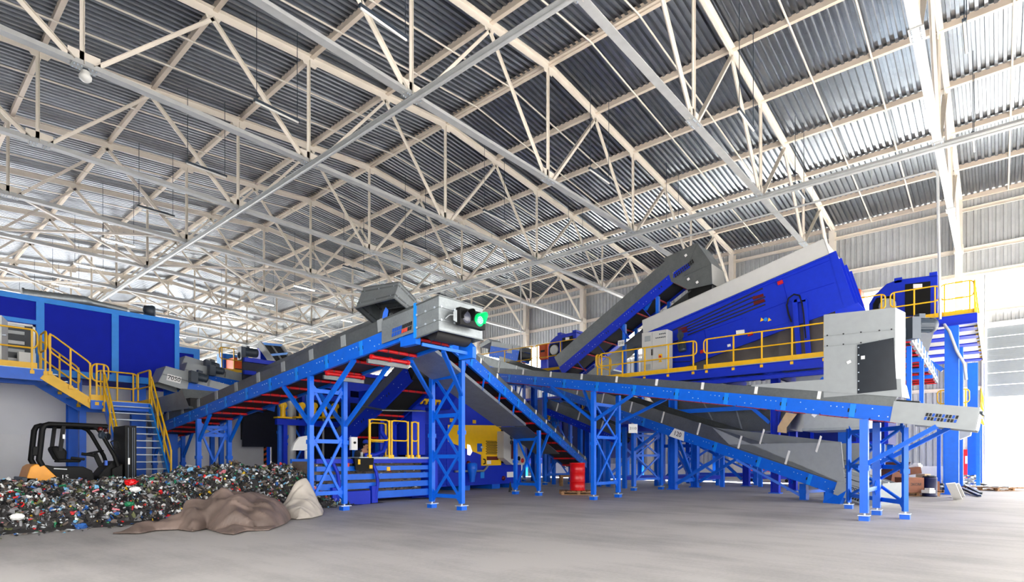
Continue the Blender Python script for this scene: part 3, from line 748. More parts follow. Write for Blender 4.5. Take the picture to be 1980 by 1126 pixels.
h0, h1, h2 = nD(4.2) + uD * .78, nD(7.95) + uD * .36, nD(3.6) + uD * .78
hw.sheet([nD(3.4) + uD * .78 + sD * .03, nD(7.9) + uD * .36 + sD * .03, V((nD(7.9).x, nD(7.9).y, za)) + sD * .03, V((nD(4.3).x, nD(4.3).y, za)) + sD * .03], .01)
hw.sheet([V((nD(4.3).x, nD(4.3).y, za)) + sD * 1.57, V((nD(7.9).x, nD(7.9).y, za)) + sD * 1.57, nD(7.9) + uD * .36 + sD * 1.57, nD(4.3) + uD * .36 + sD * 1.57], .01)
hw.build('hopper_wall', LGREY, DD)
for t_ in (5.2, 6.9): MB().obox(nD(t_) + uD * (.78 + .16 * (t_ - 4)) + sD * .015, (dD * .3 + uD).normalized().cross(sD) * .028, sD * .006, (uD - dD * .0) * .24).build('skirt_cover_strip', WHITE, DD)
support(DD, (19.15, 4.55, 0), (20.7, 4.2, 0), .5, .5, [.25], .2, [((19.15, 4.6, .1), nD(4.6))], xbrace=False, pad=False)
support(DD, nD(0) * 1 - UP * nD(0).z, nD(0) - UP * nD(0).z + sD * 1.6, 2.66, 2.66, [.45, 1.4, 2.2], .14,
        [(nD(0) - UP * 1.1, nD(1.25))])
MB().prism([nD(8.2) - UP * nD(8.2).z + V((0, .3, 0)), nD(7.4) - UP * nD(7.4).z, nD(7.5) + UP * (.45 - nD(7.5).z), nD(8.1) + UP * (.5 - nD(8.1).z)], sD * .2).build('tail_foot', BLUE, DD)
for t_ in (-5.8, -9.8):
    f = nD(t_); support(DD, (f.x, f.y, 0), (f.x + sD.x * 1.6, f.y + sD.y * 1.6, 0), f.z, f.z, [.5, 2.0, f.z - .4], .14)

# ------------------------------------------------------------------ steep conveyor up to the hood above the separator
XE = 22.2; ZDECK = 4.62
zE = lambda y: 5.44 + .583 * (15.7 - y)
E = thing('belt_conveyor', 'steep blue belt conveyor climbing to the tall galvanised hood over the tilted separator', 'conveyor', (22.9, 12, 4.6), 'belt conveyors')
PE, dE, sE, uE, LE = conveyor(E, (XE, 15.9, zE(15.9)), (XE, 9.9, zE(9.9)), 1.3, .42, .62, 1.5, None, 7, m=ULTRA, skm=GALVD, joint=False)
MB().obox(PE(LE * .5, .7, -.8), dE * LE * .5, sE * .75, uE * .005).build('drip_pan', GALVD, E)
for k in (1.0, 2.3, 3.6, 4.9): MB().beam(PE(k, .04, 0), PE(k + .14, .04, -.8), .06, .03).build('pan_hanger', ULTRA, E)
# hood built on the plane of the near side
e = [PX(1331, 488 + 30, XE), PX(1380, 560, XE)]
hp = [PX(1298, 545, XE - .02), PX(1283, 500, XE - .02), PX(1348, 470, XE - .02), PX(1375, 510, XE - .02), PX(1377, 549, XE - .02), PX(1330, 560, XE - .02)]
hb = MB().prism(hp, (.012, 0, 0)).prism([p + V((1.36, 0, 0)) for p in hp], (.012, 0, 0))
w_ = V((1.36, 0, 0))
for i, j in ((1, 2), (2, 3), (3, 4)): hb.sheet([hp[i], hp[j], hp[j] + w_, hp[i] + w_], .012)
hb = hb.build('discharge_hood', GALVD, E)
MB().sheet([hp[3] + V((0, -.012, 0)), hp[4] + V((0, -.012, 0)), hp[4] + w_ + V((0, -.012, 0)), hp[3] + w_ + V((0, -.012, 0))], .008).build('hood_end_lit_plate', CABG, hb)  # paler end plate paints the light falling on this hood face
b = MB()
for (p, q_) in (((1348, 470), (1322, 534)), ((1375, 510), (1322, 534)), ((1377, 549), (1330, 560))):
    b.beam(PX(p[0], p[1], XE - .03), PX(q_[0], q_[1], XE - .03), .02, .02)
b.build('hood_flange', GALVD, hb)
b = MB()
for (x, y) in ((1326, 494), (1304, 528), (1331, 540), (1348, 546)): b.obox(PX(x, y, XE - .035), (.003, 0, 0), dE * .05, uE * .05)
b.build('stickers', PLATE, hb)
lp = MB().sheet([PX(1302, 538, XE - .04), PX(1302, 527, XE - .04), PX(1332, 508, XE - .04), PX(1334, 517, XE - .04)], .006).build('logo_plate', ULTRA, hb)
lg = logo(MB(), PX(1306, 537.5, XE - .055), dE, uE, .95, .17, 10, 2, lambda c, r: 0, gap=.32); lg.build('logo_cells', [INK], lp)
MB().prism([PX(1330, 560, XE + .05), PX(1377, 549, XE + .05), PX(1376, 566, XE + .05), PX(1331, 580, XE + .05)], (1.2, 0, 0)).build('outlet_spout', BLACK, hb)
for (a, bb) in (((1215, 655), (1196, 622)), ((1248, 600), (1262, 575))):
    MB().beam(PX(a[0], a[1], XE + .2), PX(bb[0], bb[1], XE + .2), .14, .1).build('strut', BLUE, E)
number_plate(E, PX(1201, 664, XE - .1), (0, -1, 0), UP, .32, .26, '210', .16)
for y_ in (12.6, 11.0):
    MB().beam((XE + .1, y_, ZDECK), (XE + .1, y_, zE(y_)), .14, .14).build('leg', BLUE, E); MB().beam((XE + 1.2, y_, ZDECK), (XE + 1.2, y_, zE(y_)), .14, .14).build('leg', BLUE, E)

# ------------------------------------------------------------------ dark blue feeder behind the rising conveyor
G = thing('belt_conveyor', 'dark blue steep feeder conveyor running down to the baler behind the rising conveyor', 'conveyor', (10.8, 14.5, 0), 'belt conveyors')
PG, dG, sG, uG, LG = conveyor(G, (10.5, 16.5, 1.55), (10.5, 12.9, 3.55), 1.1, .5, .3, 1.5, None, 3, m=ULTRA, joint=False)
for y_ in (15.9,):
    MB().beam((10.6, y_, .02), (10.6, y_, 1.55 + (16.5 - y_) * .555), .13, .13).build('leg', BLUE, G); MB().beam((11.5, y_, .02), (11.5, y_, 1.55 + (16.5 - y_) * .555), .13, .13).build('leg', BLUE, G)

# ------------------------------------------------------------------ tilted head hopper behind the rising conveyor
Hh = thing('belt_conveyor', 'blue conveyor behind the rising one, only its tilted galvanised head box in view', 'conveyor', (9, 14, 0), 'belt conveyors')
c8b = [PD(688, 596, 13.6), PD(762, 577, 12.6), PD(806, 612, 13.4), PD(732, 634, 14.4)]
c8t = [PD(703, 557, 13.9), PD(772, 546, 12.9), PD(804, 580, 13.6), PD(736, 590, 14.6)]
hx = MB()
for i in range(4):
    j = (i + 1) % 4; hx.sheet([c8b[i], c8b[j], c8t[j], c8t[i]], .012)
hx.sheet(c8t, .012)
hx = hx.build('head_box', GALV, Hh)
for f in (.0, .22, .8, 1.0):
    b = MB()
    for i in range(4):
        j = (i + 1) % 4; b.beam(lerp(c8b[i], c8t[i], f), lerp(c8b[j], c8t[j], f), .035, .03)
        if 0 < f < 1: bolts_on(b, [lerp(lerp(c8b[i], c8t[i], f), lerp(c8b[j], c8t[j], f), g) for g in (.1, .5, .9)], (-.5, -.8, 0), .022)
    b.build('box_flange', [GALVD, STEEL], hx)
MB().tube(PD(752, 612, 13.4), PD(792, 606, 13.8), .16, 14).build('head_pulley', BELT, Hh)
MB().prism([PD(738, 622, 13.2), PD(748, 620, 13.2), PD(751, 600, 13.2), PD(746, 594, 13.2), PD(741, 604, 13.2)], (.08, .1, 0)).build('pulley_bracket', BLUE, Hh)
f_ = PD(775, 634, 14.2)
conveyor(Hh, f_, f_ + V((1.2, 10.5, -.4)), 1.0, .3, .25, 1.4, None, 3)
support(Hh, (f_.x + .9, f_.y + 8.0, 0), (f_.x + 1.9, f_.y + 7.9, 0), f_.z - .32, f_.z - .32, [.4, 1.8, 3.1], .13)

# ------------------------------------------------------------------ the three sorting-line conveyors at the left (7050)
def side_conv(y, px0, py0, ln, drop, label, num_, hw_=.5, head=.9):
    p0 = PY(px0, py0, y)
    t = thing('belt_conveyor', label, 'conveyor', (p0.x + 2, y, 0), 'belt conveyors')
    P, d, s, u, L = conveyor(t, p0 + V((head, 0, 0)), p0 + V((head + ln, 0, -drop)), .95, .30, .26, 1.3, 1.3, 4, clipw=.06, skm=LGREY, rib=GALVD, joint=False)
    b = MB()
    z0, z1 = -.02, .62
    c = [P(-head, 0, z0 + .05), P(0, 0, z0), P(0, 0, z1), P(-head * .86, 0, z1)]
    b.prism(c, s * .012).prism([p + s * .95 for p in c], s * .012)
    b.sheet([c[0], c[3], c[3] + s * .95, c[0] + s * .95], .012); b.sheet([c[3], c[2], c[2] + s * .95, c[3] + s * .95], .012)
    hb_ = b.build('head_box', LGREY, t)
    b = MB().beam(P(-head * .92, -.01, .33), P(0, -.01, .31), .014, .02); b.build('box_seam', GALVD, hb_)
    if num_: number_plate(t, P(-head * .52, -.012, .27), d, u, .44, .22, num_, .2)
    motor(t, P(.1, -.3, .5), d * 1 + s * .0, .13, .36)
    return t, P, d, s, u
t7, P7, d7, s7, u7 = side_conv(21.2, 305, 750, 3.1, .55, 'silver and blue conveyor with number plate 7050 beside the stair', '7050')
side_conv(23.6, 352, 735, 5.2, .5, 'silver and blue conveyor just behind the one numbered 7050', '')
side_conv(25.6, 346, 722, 6.0, 1.1, 'highest of the three silver and blue conveyors beside the blue cabin', '')
for (x_, y_, z_) in ((8.6, 21.3, 3.1), (8.6, 22.1, 3.1)): MB().beam((x_, y_, .0), (x_, y_, z_), .14, .14).build('leg', BLUE, t7)
# infeed trough above the tail of the rising conveyor
IT = thing('infeed_chute', 'galvanised infeed chute with sloping end over the tail of the rising conveyor', 'chute', (7.4, 22.5, 2.4))
b = MB()
pa, pb, pc, pd = PX(295, 790, 6.9), PX(345, 775, 6.9), PX(352, 752, 6.9), PX(366, 792, 6.9)
b.sheet([PX(297, 772, 6.85), PX(297, 800, 6.85), PX(366, 790, 6.85), PX(351, 752, 6.85), PX(345, 758, 6.85)], .01)
b.sheet([PX(297, 772, 7.9), PX(297, 800, 7.9), PX(366, 790, 7.9), PX(351, 752, 7.9)], .01)
b.sheet([PX(366, 790, 6.85), PX(366, 790, 6.85) + V((1.05, 0, 0)), PX(351, 752, 6.85) + V((1.05, 0, 0)), PX(351, 752, 6.85)], .01)
b = b.build('chute_shell', GALV, IT)
MB().box(6.86, 19.3, 2.95, 7.95, 20.5, 3.2).build('rubber_curtain', BELT, IT)
# ================================================================== PLATFORMS, SEPARATOR, RIGHT-HAND MACHINES
def rail_run(t, p, q, n=3, h=1.1, toe=True, drop=.16, r=.026, m=None, loop_r=.14, ext=.12, mid=.52):
    m = m or YEL; p, q = V(p), V(q); d = q - p; L = d.length; d = d / L
    a, b = p - d * ext, q + d * ext
    zt, zm = UP * h, UP * h * mid
    pts = []
    def corner(c, d0, d1, k=4):
        for i in range(k + 1):
            f = math.pi / 2 * i / k
            pts.append(c + d0 * loop_r * (1 - math.sin(f)) + d1 * loop_r * (1 - math.cos(f)))
    corner(a + zm, UP, d); corner(b + zm, -d, UP); corner(b + zt, -UP, -d); corner(a + zt, d, -UP)
    g = MB().path(pts, r, 8, True).build('guard_rail', m, t)
    for i in range(n):
        c = p + d * L * (i / (n - 1) if n > 1 else .5)
        MB().beam(c - UP * drop, c + zt, .045, .045).box(c.x - .05, c.y - .05, c.z - drop, c.x + .05, c.y + .05, c.z - drop + .1).build('rail_post', m, g)
    if toe: MB().beam(p - d * ext + UP * .08, q + d * ext + UP * .08, .012, .16).build('toe_board', m, t)
    return g
XW, ZW = 20.6, 4.62
W = thing('walkway_platform', 'blue walkway platform with yellow railing in front of the tilted separator', 'platform', (22, 8.5, 0))
MB().box(XW, 4.1, ZW - .05, 24.9, 13.0, ZW).build('deck', TRACK, W)
MB().chan((XW, 4.1, ZW - .2), (XW, 13.0, ZW - .2), .09, .32, .014, UP, -1).build('edge_beam', ULTRA, W)
MB().chan((XW + .1, 4.1, ZW - .5), (XW + .1, 13.0, ZW - .5), .09, .16, .014, UP, -1).build('lower_beam', ULTRA, W)
for y_ in (4.4, 6.2, 8.2, 10.2, 12.6): MB().beam((XW, y_, ZW - .22), (24.8, y_, ZW - .22), .12, .28).build('cross_beam', ULTRA, W)
rail_run(W, (XW + .02, 12.75, ZW), (XW + .02, 8.72, ZW), 5)
rail_run(W, (XW + .02, 8.2, ZW), (XW + .02, 4.3, ZW), 5)
rail_run(W, (XW + .1, 13.0, ZW), (21.7, 13.0, ZW), 2)
cols = [(22.05, 10.2), (24.3, 10.2), (22.05, 6.2), (24.4, 6.2), (23.3, 14.4), (26.8, 8.8), (26.8, 13.0), (24.6, 3.9)]
for (x_, y_) in cols:
    c_ = MB().ibeam((x_, y_, .02), (x_, y_, ZW - .36), .26, .28, .02, (0, 1, 0)).build('platform_column', BLUE if y_ > 9 else ULTRA, W)
    MB().box(x_ - .2, y_ - .2, 0, x_ + .2, y_ + .2, .03).build('column_base', BLUE, c_)
    cc = MB().box(x_ - .2, y_ - .2, ZW - .38, x_ + .2, y_ + .2, ZW - .36).build('column_cap', BLUE, c_)
for p, q in (((22.05, 10.0, .25), (22.05, 7.6, 1.75)), ((24.3, 10.0, .25), (24.3, 7.6, 1.75)), ((24.3, 10.3, .2), (26.8, 12.8, 2.8)),
             ((22.3, 10.2, 3.0), (24.1, 10.2, 4.1)), ((24.1, 10.2, .3), (22.3, 10.2, 2.4)), ((22.05, 6.4, 2.6), (22.05, 8.0, 4.1)), ((22.05, 6.0, 2.6), (22.05, 4.6, 4.1)), ((26.8, 9.0, .3), (26.8, 12.8, 3.8)), ((26.8, 12.8, .3), (26.8, 9.0, 3.8)), ((24.4, 6.2, .3), (26.8, 8.8, 3.0))):
    MB().beam(p, q, .12, .12).build('brace', BLUE, W)
for p, q in (((22.05, 10.2, 2.6), (26.8, 10.2, 2.6)), ((22.05, 10.2, .35), (26.8, 10.2, .35)), ((22.05, 6.2, 2.5), (24.4, 6.2, 2.5)), ((26.8, 8.8, 1.9), (26.8, 13, 1.9)), ((24.3, 6.2, 2.0), (24.3, 10.2, 2.0)), ((22.05, 6.2, 3.2), (22.05, 10.2, 3.2))):
    MB().beam(p, q, .1, .16).build('tie_rail', BLUE, W)
# --- tilted separator
XS = 21.95
S = thing('tilted_separator', 'large tilted blue separator housing with a white top above the yellow railing', 'separator', (23.4, 8, ZW))
TL, TR, BR = PX(1244, 646, XS), PX(1603, 491, XS), PX(1632, 595, XS); BL = TL + (BR - TR)
WL, WR = PX(1242, 620, XS), PX(1593, 462, XS)
DEP = V((2.75, 0, 0)); aS = (TR - TL).normalized(); bS = (BL - TL).normalized(); XI = V((-1, 0, 0))
body = MB().prism([TL, TR, BR, BL], DEP)
def sp(px, py, off=-.0): p = PX(px, py, XS); return p + V((off, 0, 0))
def q2(x, y): return (1200 + x / 2.964, 440 + y / 2.964)     # survey pixels of the detail view
bo = body.build('housing', ULTRA, S)
b = MB().prism([WL, WR, TR + bS * .02, TL + bS * .02], (.02, 0, 0))
top = [WL + DEP * .0, WR, WR + DEP, WL + DEP]
b.sheet(top, .02); b.prism([p + DEP for p in (WL, WR, TR, TL)], (.02, 0, 0)); b.sheet([WR, TR, TR + DEP, WR + DEP], .02); b.sheet([WL, TL, TL + DEP, WL + DEP], .02)
b.build('top_cover', CABG, S)
MB().beam(TL + XI * .02 + bS * .06, TR + XI * .02 + bS * .06, .05, .05).build('top_rim', ULTRA, bo)
for (a, c_) in (((300, 590), (815, 350)), ((375, 572), (770, 395)), ((370, 590), (830, 398)), ((385, 600), (830, 422)), ((385, 618), (830, 442))):
    p, q = sp(*q2(*a), -.012), sp(*q2(*c_), -.012)
    MB().beam(p, q, .02, .045, bS).build('side_slot', INK, bo)
for (a, c_) in (((758, 408), (820, 388)), ((764, 436), (826, 418)), ((330, 588), (380, 574)), ((338, 604), (384, 592))):
    MB().beam(sp(*q2(*a), -.02), sp(*q2(*c_), -.02), .02, .11, bS).build('slot_shutter', BULBR, bo)
for pts in (((926, 292), (962, 440)), ((1010, 385), (1225, 318)), ((715, 520), (955, 425)), ((500, 590), (700, 520)), ((940, 430), (962, 520)), ((715, 520), (740, 600)), ((160, 600), (1195, 190)), ((480, 590), (500, 690)), ((290, 660), (480, 590))):
    MB().beam(sp(*q2(*pts[0]), -.004), sp(*q2(*pts[1]), -.004), .01, .02, bS).build('panel_seam', NAVY, bo)
hp_ = [q2(715, 515), q2(945, 440), q2(965, 545), q2(735, 610)]
hpn = MB().prism([sp(*p, -.02) for p in hp_], (.02, 0, 0)).build('hatch_panel', ULTRA, S)
for k, m_ in ((810, YEL), (833, SKYB), (853, YEL)):
    c = sp(*q2(k, 528), -.026)
    if m_ is YEL: MB().prism([c - aS * .07 + bS * .06, c + aS * .07 + bS * .06, c - bS * .07], (-.003, 0, 0)).build('warning_sticker', [YEL], hpn)
    else: MB().tube(c, c + XI * .004, .07, 12).build('info_sticker', SKYB, hpn)
for (x, y) in ((917, 318), (258, 598), (745, 612), (472, 712)):
    c = sp(*q2(x, y), 0); MB().obox(c + XI * .04, XI * .04, aS * .09, bS * .06).tube(c, c + XI * .1, .04, 10).build('red_latch', RED, S)
MB().prism([sp(*q2(662, 592), -.02), sp(*q2(710, 586), -.02), sp(*q2(712, 612), -.02), sp(*q2(664, 620), -.02)], (.015, 0, 0)).build('type_plate', PLATE, S)
MB().prism([sp(*q2(612, 672), -.02), sp(*q2(630, 668), -.02), sp(*q2(632, 682), -.02), sp(*q2(614, 686), -.02)], (.015, 0, 0)).build('small_plate', PLATE, S)
hose = [q2(*p) for p in ((985, 545), (968, 500), (958, 450), (970, 410), (1000, 388), (1030, 395), (1046, 440), (1055, 500), (1062, 580), (1068, 640))]
MB().path([sp(*p, -.14) for p in hose], .028, 8).build('hydraulic_hose', BLACK, S)
b = MB()
for x in (1008, 1062): b.beam(sp(*q2(x - 5, 420), -.1), sp(*q2(x + 22, 770), -.1), .16, .1, (1, 0, 0))
b.beam(sp(*q2(1000, 425), -.1), sp(*q2(1066, 420), -.1), .12, .1, (1, 0, 0)); b.build('lifting_guide', ULTRA, S)
mm = sp(*q2(362, 660), -.28); motor(S, mm, (0, -.2, -1), .15, .42, (0, 0, 1))
MB().path([sp(*q2(*p), -.12) for p in ((290, 690), (292, 775), (410, 770), (420, 660), (340, 650), (310, 660))], .02, 6).build('drive_guard', INK, S)
# ribbed discharge end
E0 = TR + V((.0, -.02, 0)); ed = BR - TR
for k in range(4):
    o_ = DEP * (k / 3)
    MB().sheet([TR + o_ + aS * .0, BR + o_, BR + o_ + aS * .32, TR + o_ + aS * .22], .03).build('end_rib', ULTRA, S)
MB().sheet([BR, BR + DEP, BR + DEP + aS * .42, BR + aS * .42], .03).build('end_sill', ULTRA, S)
# taupe curtain between housing and walkway
cu = []
nseg = 40; ya, yb = 10.7, 4.25
b = MB(); vs = []
for i in range(nseg + 1):
    y = ya + (yb - ya) * i / nseg; f = (y - BL.y) / (BR.y - BL.y); zt_ = BL.z + (BR.z - BL.z) * f
    x = XS + .1 + .03 * math.sin(i * 1.7) + .02 * math.sin(i * .6)
    vs += [V((x, y, ZW + .02)), V((x - .02, y, zt_ + .03)), V((x + .02, y, ZW + .02)), V((x, y, zt_ + .03))]
fs = []
for i in range(nseg):
    a = 4 * i; fs += [(a, a + 4, a + 5, a + 1), (a + 2, a + 3, a + 7, a + 6), (a + 1, a + 5, a + 7, a + 3)]
b.add(vs, fs, True); b.build('dust_curtain', CANV, S)
for y_ in (10.6, 7.4, 4.6):
    for x_ in (XS + .25, XS + 2.6): MB().beam((x_, y_, ZW - .1), (x_, y_, ZW + (10.9 - y_) * .24 + .05), .16, .16).build('support_leg', ULTRA, S)
# --- control cabinet on the walkway
K = thing('control_cabinet', 'light grey control cabinet with push buttons on the walkway beside the steep conveyor', 'cabinet', (21.3, 10.6, ZW))
KX = 21.0; k0, k1 = PX(1241, 712, KX), PX(1290, 706, KX); kt = 6.42
MB().box(KX, k1.y, ZW + .2, KX + .5, k0.y, kt).build('cabinet_body', CABG, K, .01)
MB().box(KX + .02, k1.y + .02, ZW, KX + .48, k0.y - .02, ZW + .2).build('plinth', DGREY, K)
km = (k0.y + k1.y) / 2 + .08
for ya_, yb_ in ((k1.y + .02, km - .01), (km + .01, k0.y - .02)):
    dd = MB().box(KX - .02, ya_, ZW + .24, KX, yb_, kt - .03).build('cabinet_door', CABG, K)
    MB().box(KX - .04, (km - .03 if yb_ < km else km + .02), 5.45, KX - .02, (km - .01 if yb_ < km else km + .04), 5.7).build('door_handle', BLACK, dd)
b = MB()
for i in range(6): b.tube((KX - .02, k1.y + .08 + .075 * i, 6.12), (KX - .05, k1.y + .08 + .075 * i, 6.12), .022, 8)
for i in range(4): b.tube((KX - .02, k1.y + .08 + .075 * i, 6.26), (KX - .05, k1.y + .08 + .075 * i, 6.26), .024, 8)
b.build('push_buttons', [DGREY], K)
for z_ in (5.0, 6.15): MB().box(KX - .035, k0.y - .4, z_ - .11, KX - .02, k0.y - .14, z_ + .11).build('vent_grille', LGREY, K)
MB().tube((KX - .02, k1.y + .28, 5.36), (KX - .06, k1.y + .28, 5.36), .045, 10).build('main_switch', RED, K)
MB().box(KX - .03, k1.y + .2, 5.3, KX - .02, k1.y + .36, 5.46).build('switch_plate', YEL, K)
MB().prism([(KX - .024, k1.y + .2, 5.14), (KX - .024, k1.y + .36, 5.14), (KX - .024, k1.y + .28, 5.27)], (-.004, 0, 0)).build('warning_sticker', YEL, K)
# --- hoppers below the walkway
HP = thing('collection_hopper', 'dark galvanised hopper hanging below the walkway between the two long conveyors', 'hopper', (23, 8, 2.3))
b = MB()
f = [V((22.4, 11.6, 4.1)), V((22.4, 5.6, 4.1)), V((22.75, 5.9, 2.35)), V((22.75, 10.2, 2.35))]
bk = [V((25.2, 11.6, 4.1)), V((25.2, 5.6, 4.1)), V((24.6, 5.9, 2.35)), V((24.6, 10.2, 2.35))]
b.sheet(f, .01); b.sheet(bk, .01)
for i, j in ((1, 2), (2, 3), (3, 0)): b.sheet([f[i], f[j], bk[j], bk[i]], .01)
hs_ = b.build('hopper_shell', GALVD, HP)
for k in (.15, .38, .6, .85):
    MB().beam(lerp(f[0], f[1], k) + XI * .02, lerp(f[3], f[2], k) + XI * .02, .05, .02, (1, 0, 0)).build('stiffener', GALV, hs_)
MB().sheet([PX(1520, 798, 21.8), PX(1541, 801, 21.8), PX(1521, 827, 21.8), PX(1504, 825, 21.8)], .012).sheet([PX(1504, 825, 21.8), PX(1521, 827, 21.8), PX(1521, 838, 21.8), PX(1503, 836, 21.8)], .012).build('deflector_plate', CARDL, HP)
HQ = thing('outlet_chute', 'grey rectangular outlet chute below the walkway left of the blue stand', 'chute', (22.8, 4.5, 2.2))
MB().box(22.45, 3.5, 2.35, 24.4, 5.35, 3.35).build('chute_body', LGREY, HQ)
MB().box(22.4, 3.4, 2.28, 24.45, 5.4, 2.37).build('bottom_flange', GALV, HQ)
MB().obox((22.44, 5.0, 2.85), (.004, 0, 0), (0, .05, .05), (0, -.05, .05)).build('sticker', PLATE, HQ)
HR = thing('grey_cover_box', 'pale grey cover box between the walkway and the transfer chute', 'box', (22.3, 4, 3.7))
MB().box(22.0, 3.3, 3.5, 24.6, 5.5, 4.2).build('cover_shell', LGREY, HR)
MB().prism([PX(1508, 756, 20.3), PX(1558, 756, 20.3), PX(1540, 747, 20.3), PX(1528, 740, 20.3)], (1.6, 0, .1)).build('blue_bracket', ULTRA, HR)

# --- outfeed conveyor at right with red rollers (runs away to the right machine)
Fc = thing('belt_conveyor', 'silver sided conveyor with red rollers running from the grey chute to the right platform', 'conveyor', (20, 2, 3.9), 'belt conveyors')
PFc, dFc, sFc, uFc, LFc = conveyor(Fc, (15.5, 1.50, 4.0), (25.2, 1.62, 3.95), 1.35, .20, .22, .9, .9, 14, m=LGREY, skm=GALV, joint=False, rib=BLUE, clipw=.2)
for k in (3.0, 5.2, 7.0): MB().beam(PFc(k, .0, -.05), PFc(k, 1.35, -.05), .08, .12).build('cross_tie', BLUE, Fc)
motor(Fc, (15.35, 1.42, 4.25), (.78, -.62, 0.05), .16, .5, (0, 0, -1))
for f_, e_ in (((18.6, 1.55), 3.95), ((18.6, 2.8), 3.95)): MB().beam((f_[0], f_[1], 2.4), (f_[0], f_[1], e_), .1, .1).build('leg', BLUE, Fc)
MB().beam((16.3, 1.6, 2.55), (16.3, 1.6, 3.95), .1, .1).build('leg', BLUE, Fc); MB().beam((16.3, 2.7, 2.55), (16.3, 2.7, 3.95), .1, .1).build('leg', BLUE, Fc)

# --- sorting machines on the far platforms
def sorter(label, X, poly, depth, doorR, doorL, lite, top_boxes, lamp=None):
    c0 = PX(poly[0][0], poly[0][1], X)
    t = thing('sorting_machine', label, 'machine', (X + depth / 2, c0.y, c0.z))
    P_ = [PX(a, b_, X) for a, b_ in poly]
    h = MB().prism(P_, (depth, 0, 0)).build('machine_housing', ULTRA, t, .03)
    dr = MB().prism([PX(a, b_, X - .03) for a, b_ in doorR], (.03, 0, 0)).build('access_door', BLACK, t)
    cx_ = sum(a for a, _ in doorR) / 4; 
    xs = [a for a, _ in doorR]; ys = [b_ for _, b_ in doorR]
    yt = min(ys) + (max(ys) - min(ys)) * .14
    hw_ = (max(xs) - min(xs)) * .18; hh_ = (max(ys) - min(ys)) * .055
    MB().prism([PX(cx_ - hw_, yt - hh_, X - .045), PX(cx_ + hw_, yt - hh_ * 1.2, X - .045), PX(cx_ + hw_, yt + hh_, X - .045), PX(cx_ - hw_, yt + hh_ * 1.2, X - .045)], (.01, 0, 0)).build('warning_plate', PLATE, dr)
    dl_ = MB().prism([PX(a, b_, X - .03) for a, b_ in doorL], (.03, 0, 0)).build('side_door', BLACK, t)
    pc_ = PX(lite[0], lite[1], X - .04); MB().lathe(pc_, XI, [(lite[2], 0), (lite[2], .03), (lite[2] * .8, .05)], 16).build('round_cover', TIEG, dl_)
    MB().prism([PX(lite[0] - lite[3], lite[1] - lite[4], X - .05), PX(lite[0] - lite[3] + lite[5], lite[1] - lite[4] - 1, X - .05), PX(lite[0] - lite[3] + lite[5], lite[1] - lite[4] + lite[5], X - .05), PX(lite[0] - lite[3], lite[1] - lite[4] + lite[5] + 1, X - .05)], (.01, 0, 0)).build('notice_plate', PLATE, dl_)
    for (a0, b0, a1, b1) in top_boxes:
        p, q = PX(a0, b0, X), PX(a1, b1, X)
        MB().box(X, min(p.y, q.y), min(p.z, q.z), X + depth * .9, max(p.y, q.y), max(p.z, q.z)).build('top_beam', ULTRA, t)
    return t
s1 = sorter('blue rounded sorting machine with dark door on the right platform beside the bright window', 27.0,
       [(1680, 612), (1680, 588), (1690, 571), (1714, 549), (1735, 541), (1813, 531), (1813, 612)], 3.0,
       [(1750, 550), (1799, 544), (1799, 609), (1750, 611)], [(1688, 606), (1688, 588), (1695, 576), (1731, 571), (1731, 606)], (1716, 592, .3, 10, 14, 6), [(1729, 548, 1744, 536), (1797, 536, 1812, 525)])
s2 = sorter('blue sorting machine with dark door on the far platform left of the steep conveyor', 25.0,
       [(1060, 712), (1060, 672), (1064, 660), (1075, 650), (1092, 646), (1114, 641), (1114, 712)], 5.0,
       [(1087, 654), (1107, 649), (1107, 694), (1087, 696)], [(1062, 690), (1062, 670), (1066, 666), (1080, 664), (1080, 688)], (1072, 677, .28, 3, 8, 3), [(1078, 651, 1084, 643), (1107, 645, 1114, 638)])
R1 = thing('machine_platform', 'high blue platform with yellow railing carrying the right sorting machine', 'platform', (29, 3, 0))
ZR = 6.35
MB().box(25.3, .55, ZR - .06, 37.0, 6.0, ZR).build('deck', TRACK, R1)
b = MB().chan((25.3, .55, ZR - .2), (25.3, 6, ZR - .2), .09, .34, .014, UP, -1)
b.build('front_beam', ULTRA, R1)
MB().chan((25.3, .55, ZR - .2), (37, .55, ZR - .2), .09, .34, .014, UP, 1).build('side_beam', LGREY, R1)
for x_ in (25.9, 27.6, 29.5, 31.6, 34.0, 36.6): MB().beam((x_, .6, ZR - .12), (x_, 6, ZR - .12), .75, .05).build('joist', ULTRA, R1)
MB().box(25.4, .6, ZR - .1, 36.9, 5.9, ZR - .065).build('deck_soffit', CABG, R1)
for (x_, y_) in ((25.5, 1.25), (25.5, 4.6), (30.6, 1.32), (36, .95), (30.6, 4.8)):
    c_ = MB().box(x_ - .17, y_ - .2, .03, x_ + .17, y_ + .2, ZR - .36).build('platform_column', BLUE, R1); MB().box(x_ - .3, y_ - .3, 0, x_ + .3, y_ + .3, .03).build('column_base', BLUE, c_)
b = MB().beam((25.45, 1.5, ZR - 1.9), (25.45, 3.2, ZR - .4), .14, .14); b.build('brace', BLUE, R1)
rail_run(R1, (25.35, 1.72, ZR), (25.35, 2.95, ZR), 3, 1.15)
rail_run(R1, (25.35, 3.35, ZR), (25.35, 5.6, ZR), 3, 1.15)
rail_run(R1, (25.4, .62, ZR), (31, .62, ZR), 7, 1.15)
rail_run(R1, (31.4, .62, ZR), (36.8, .62, ZR), 6, 1.15)
rail_run(R1, (25.35, .75, ZR), (25.35, 1.45, ZR), 2, 1.15)
MB().path([(25.2, 1.45, ZR - .3), (25.1, 1.3, ZR - .6), (25.25, 1.1, ZR - 1.3), (25.25, .9, ZR - 1.75), (25.4, .85, ZR - 2.3)], .05, 8).build('flexible_hose', TIEG, R1)
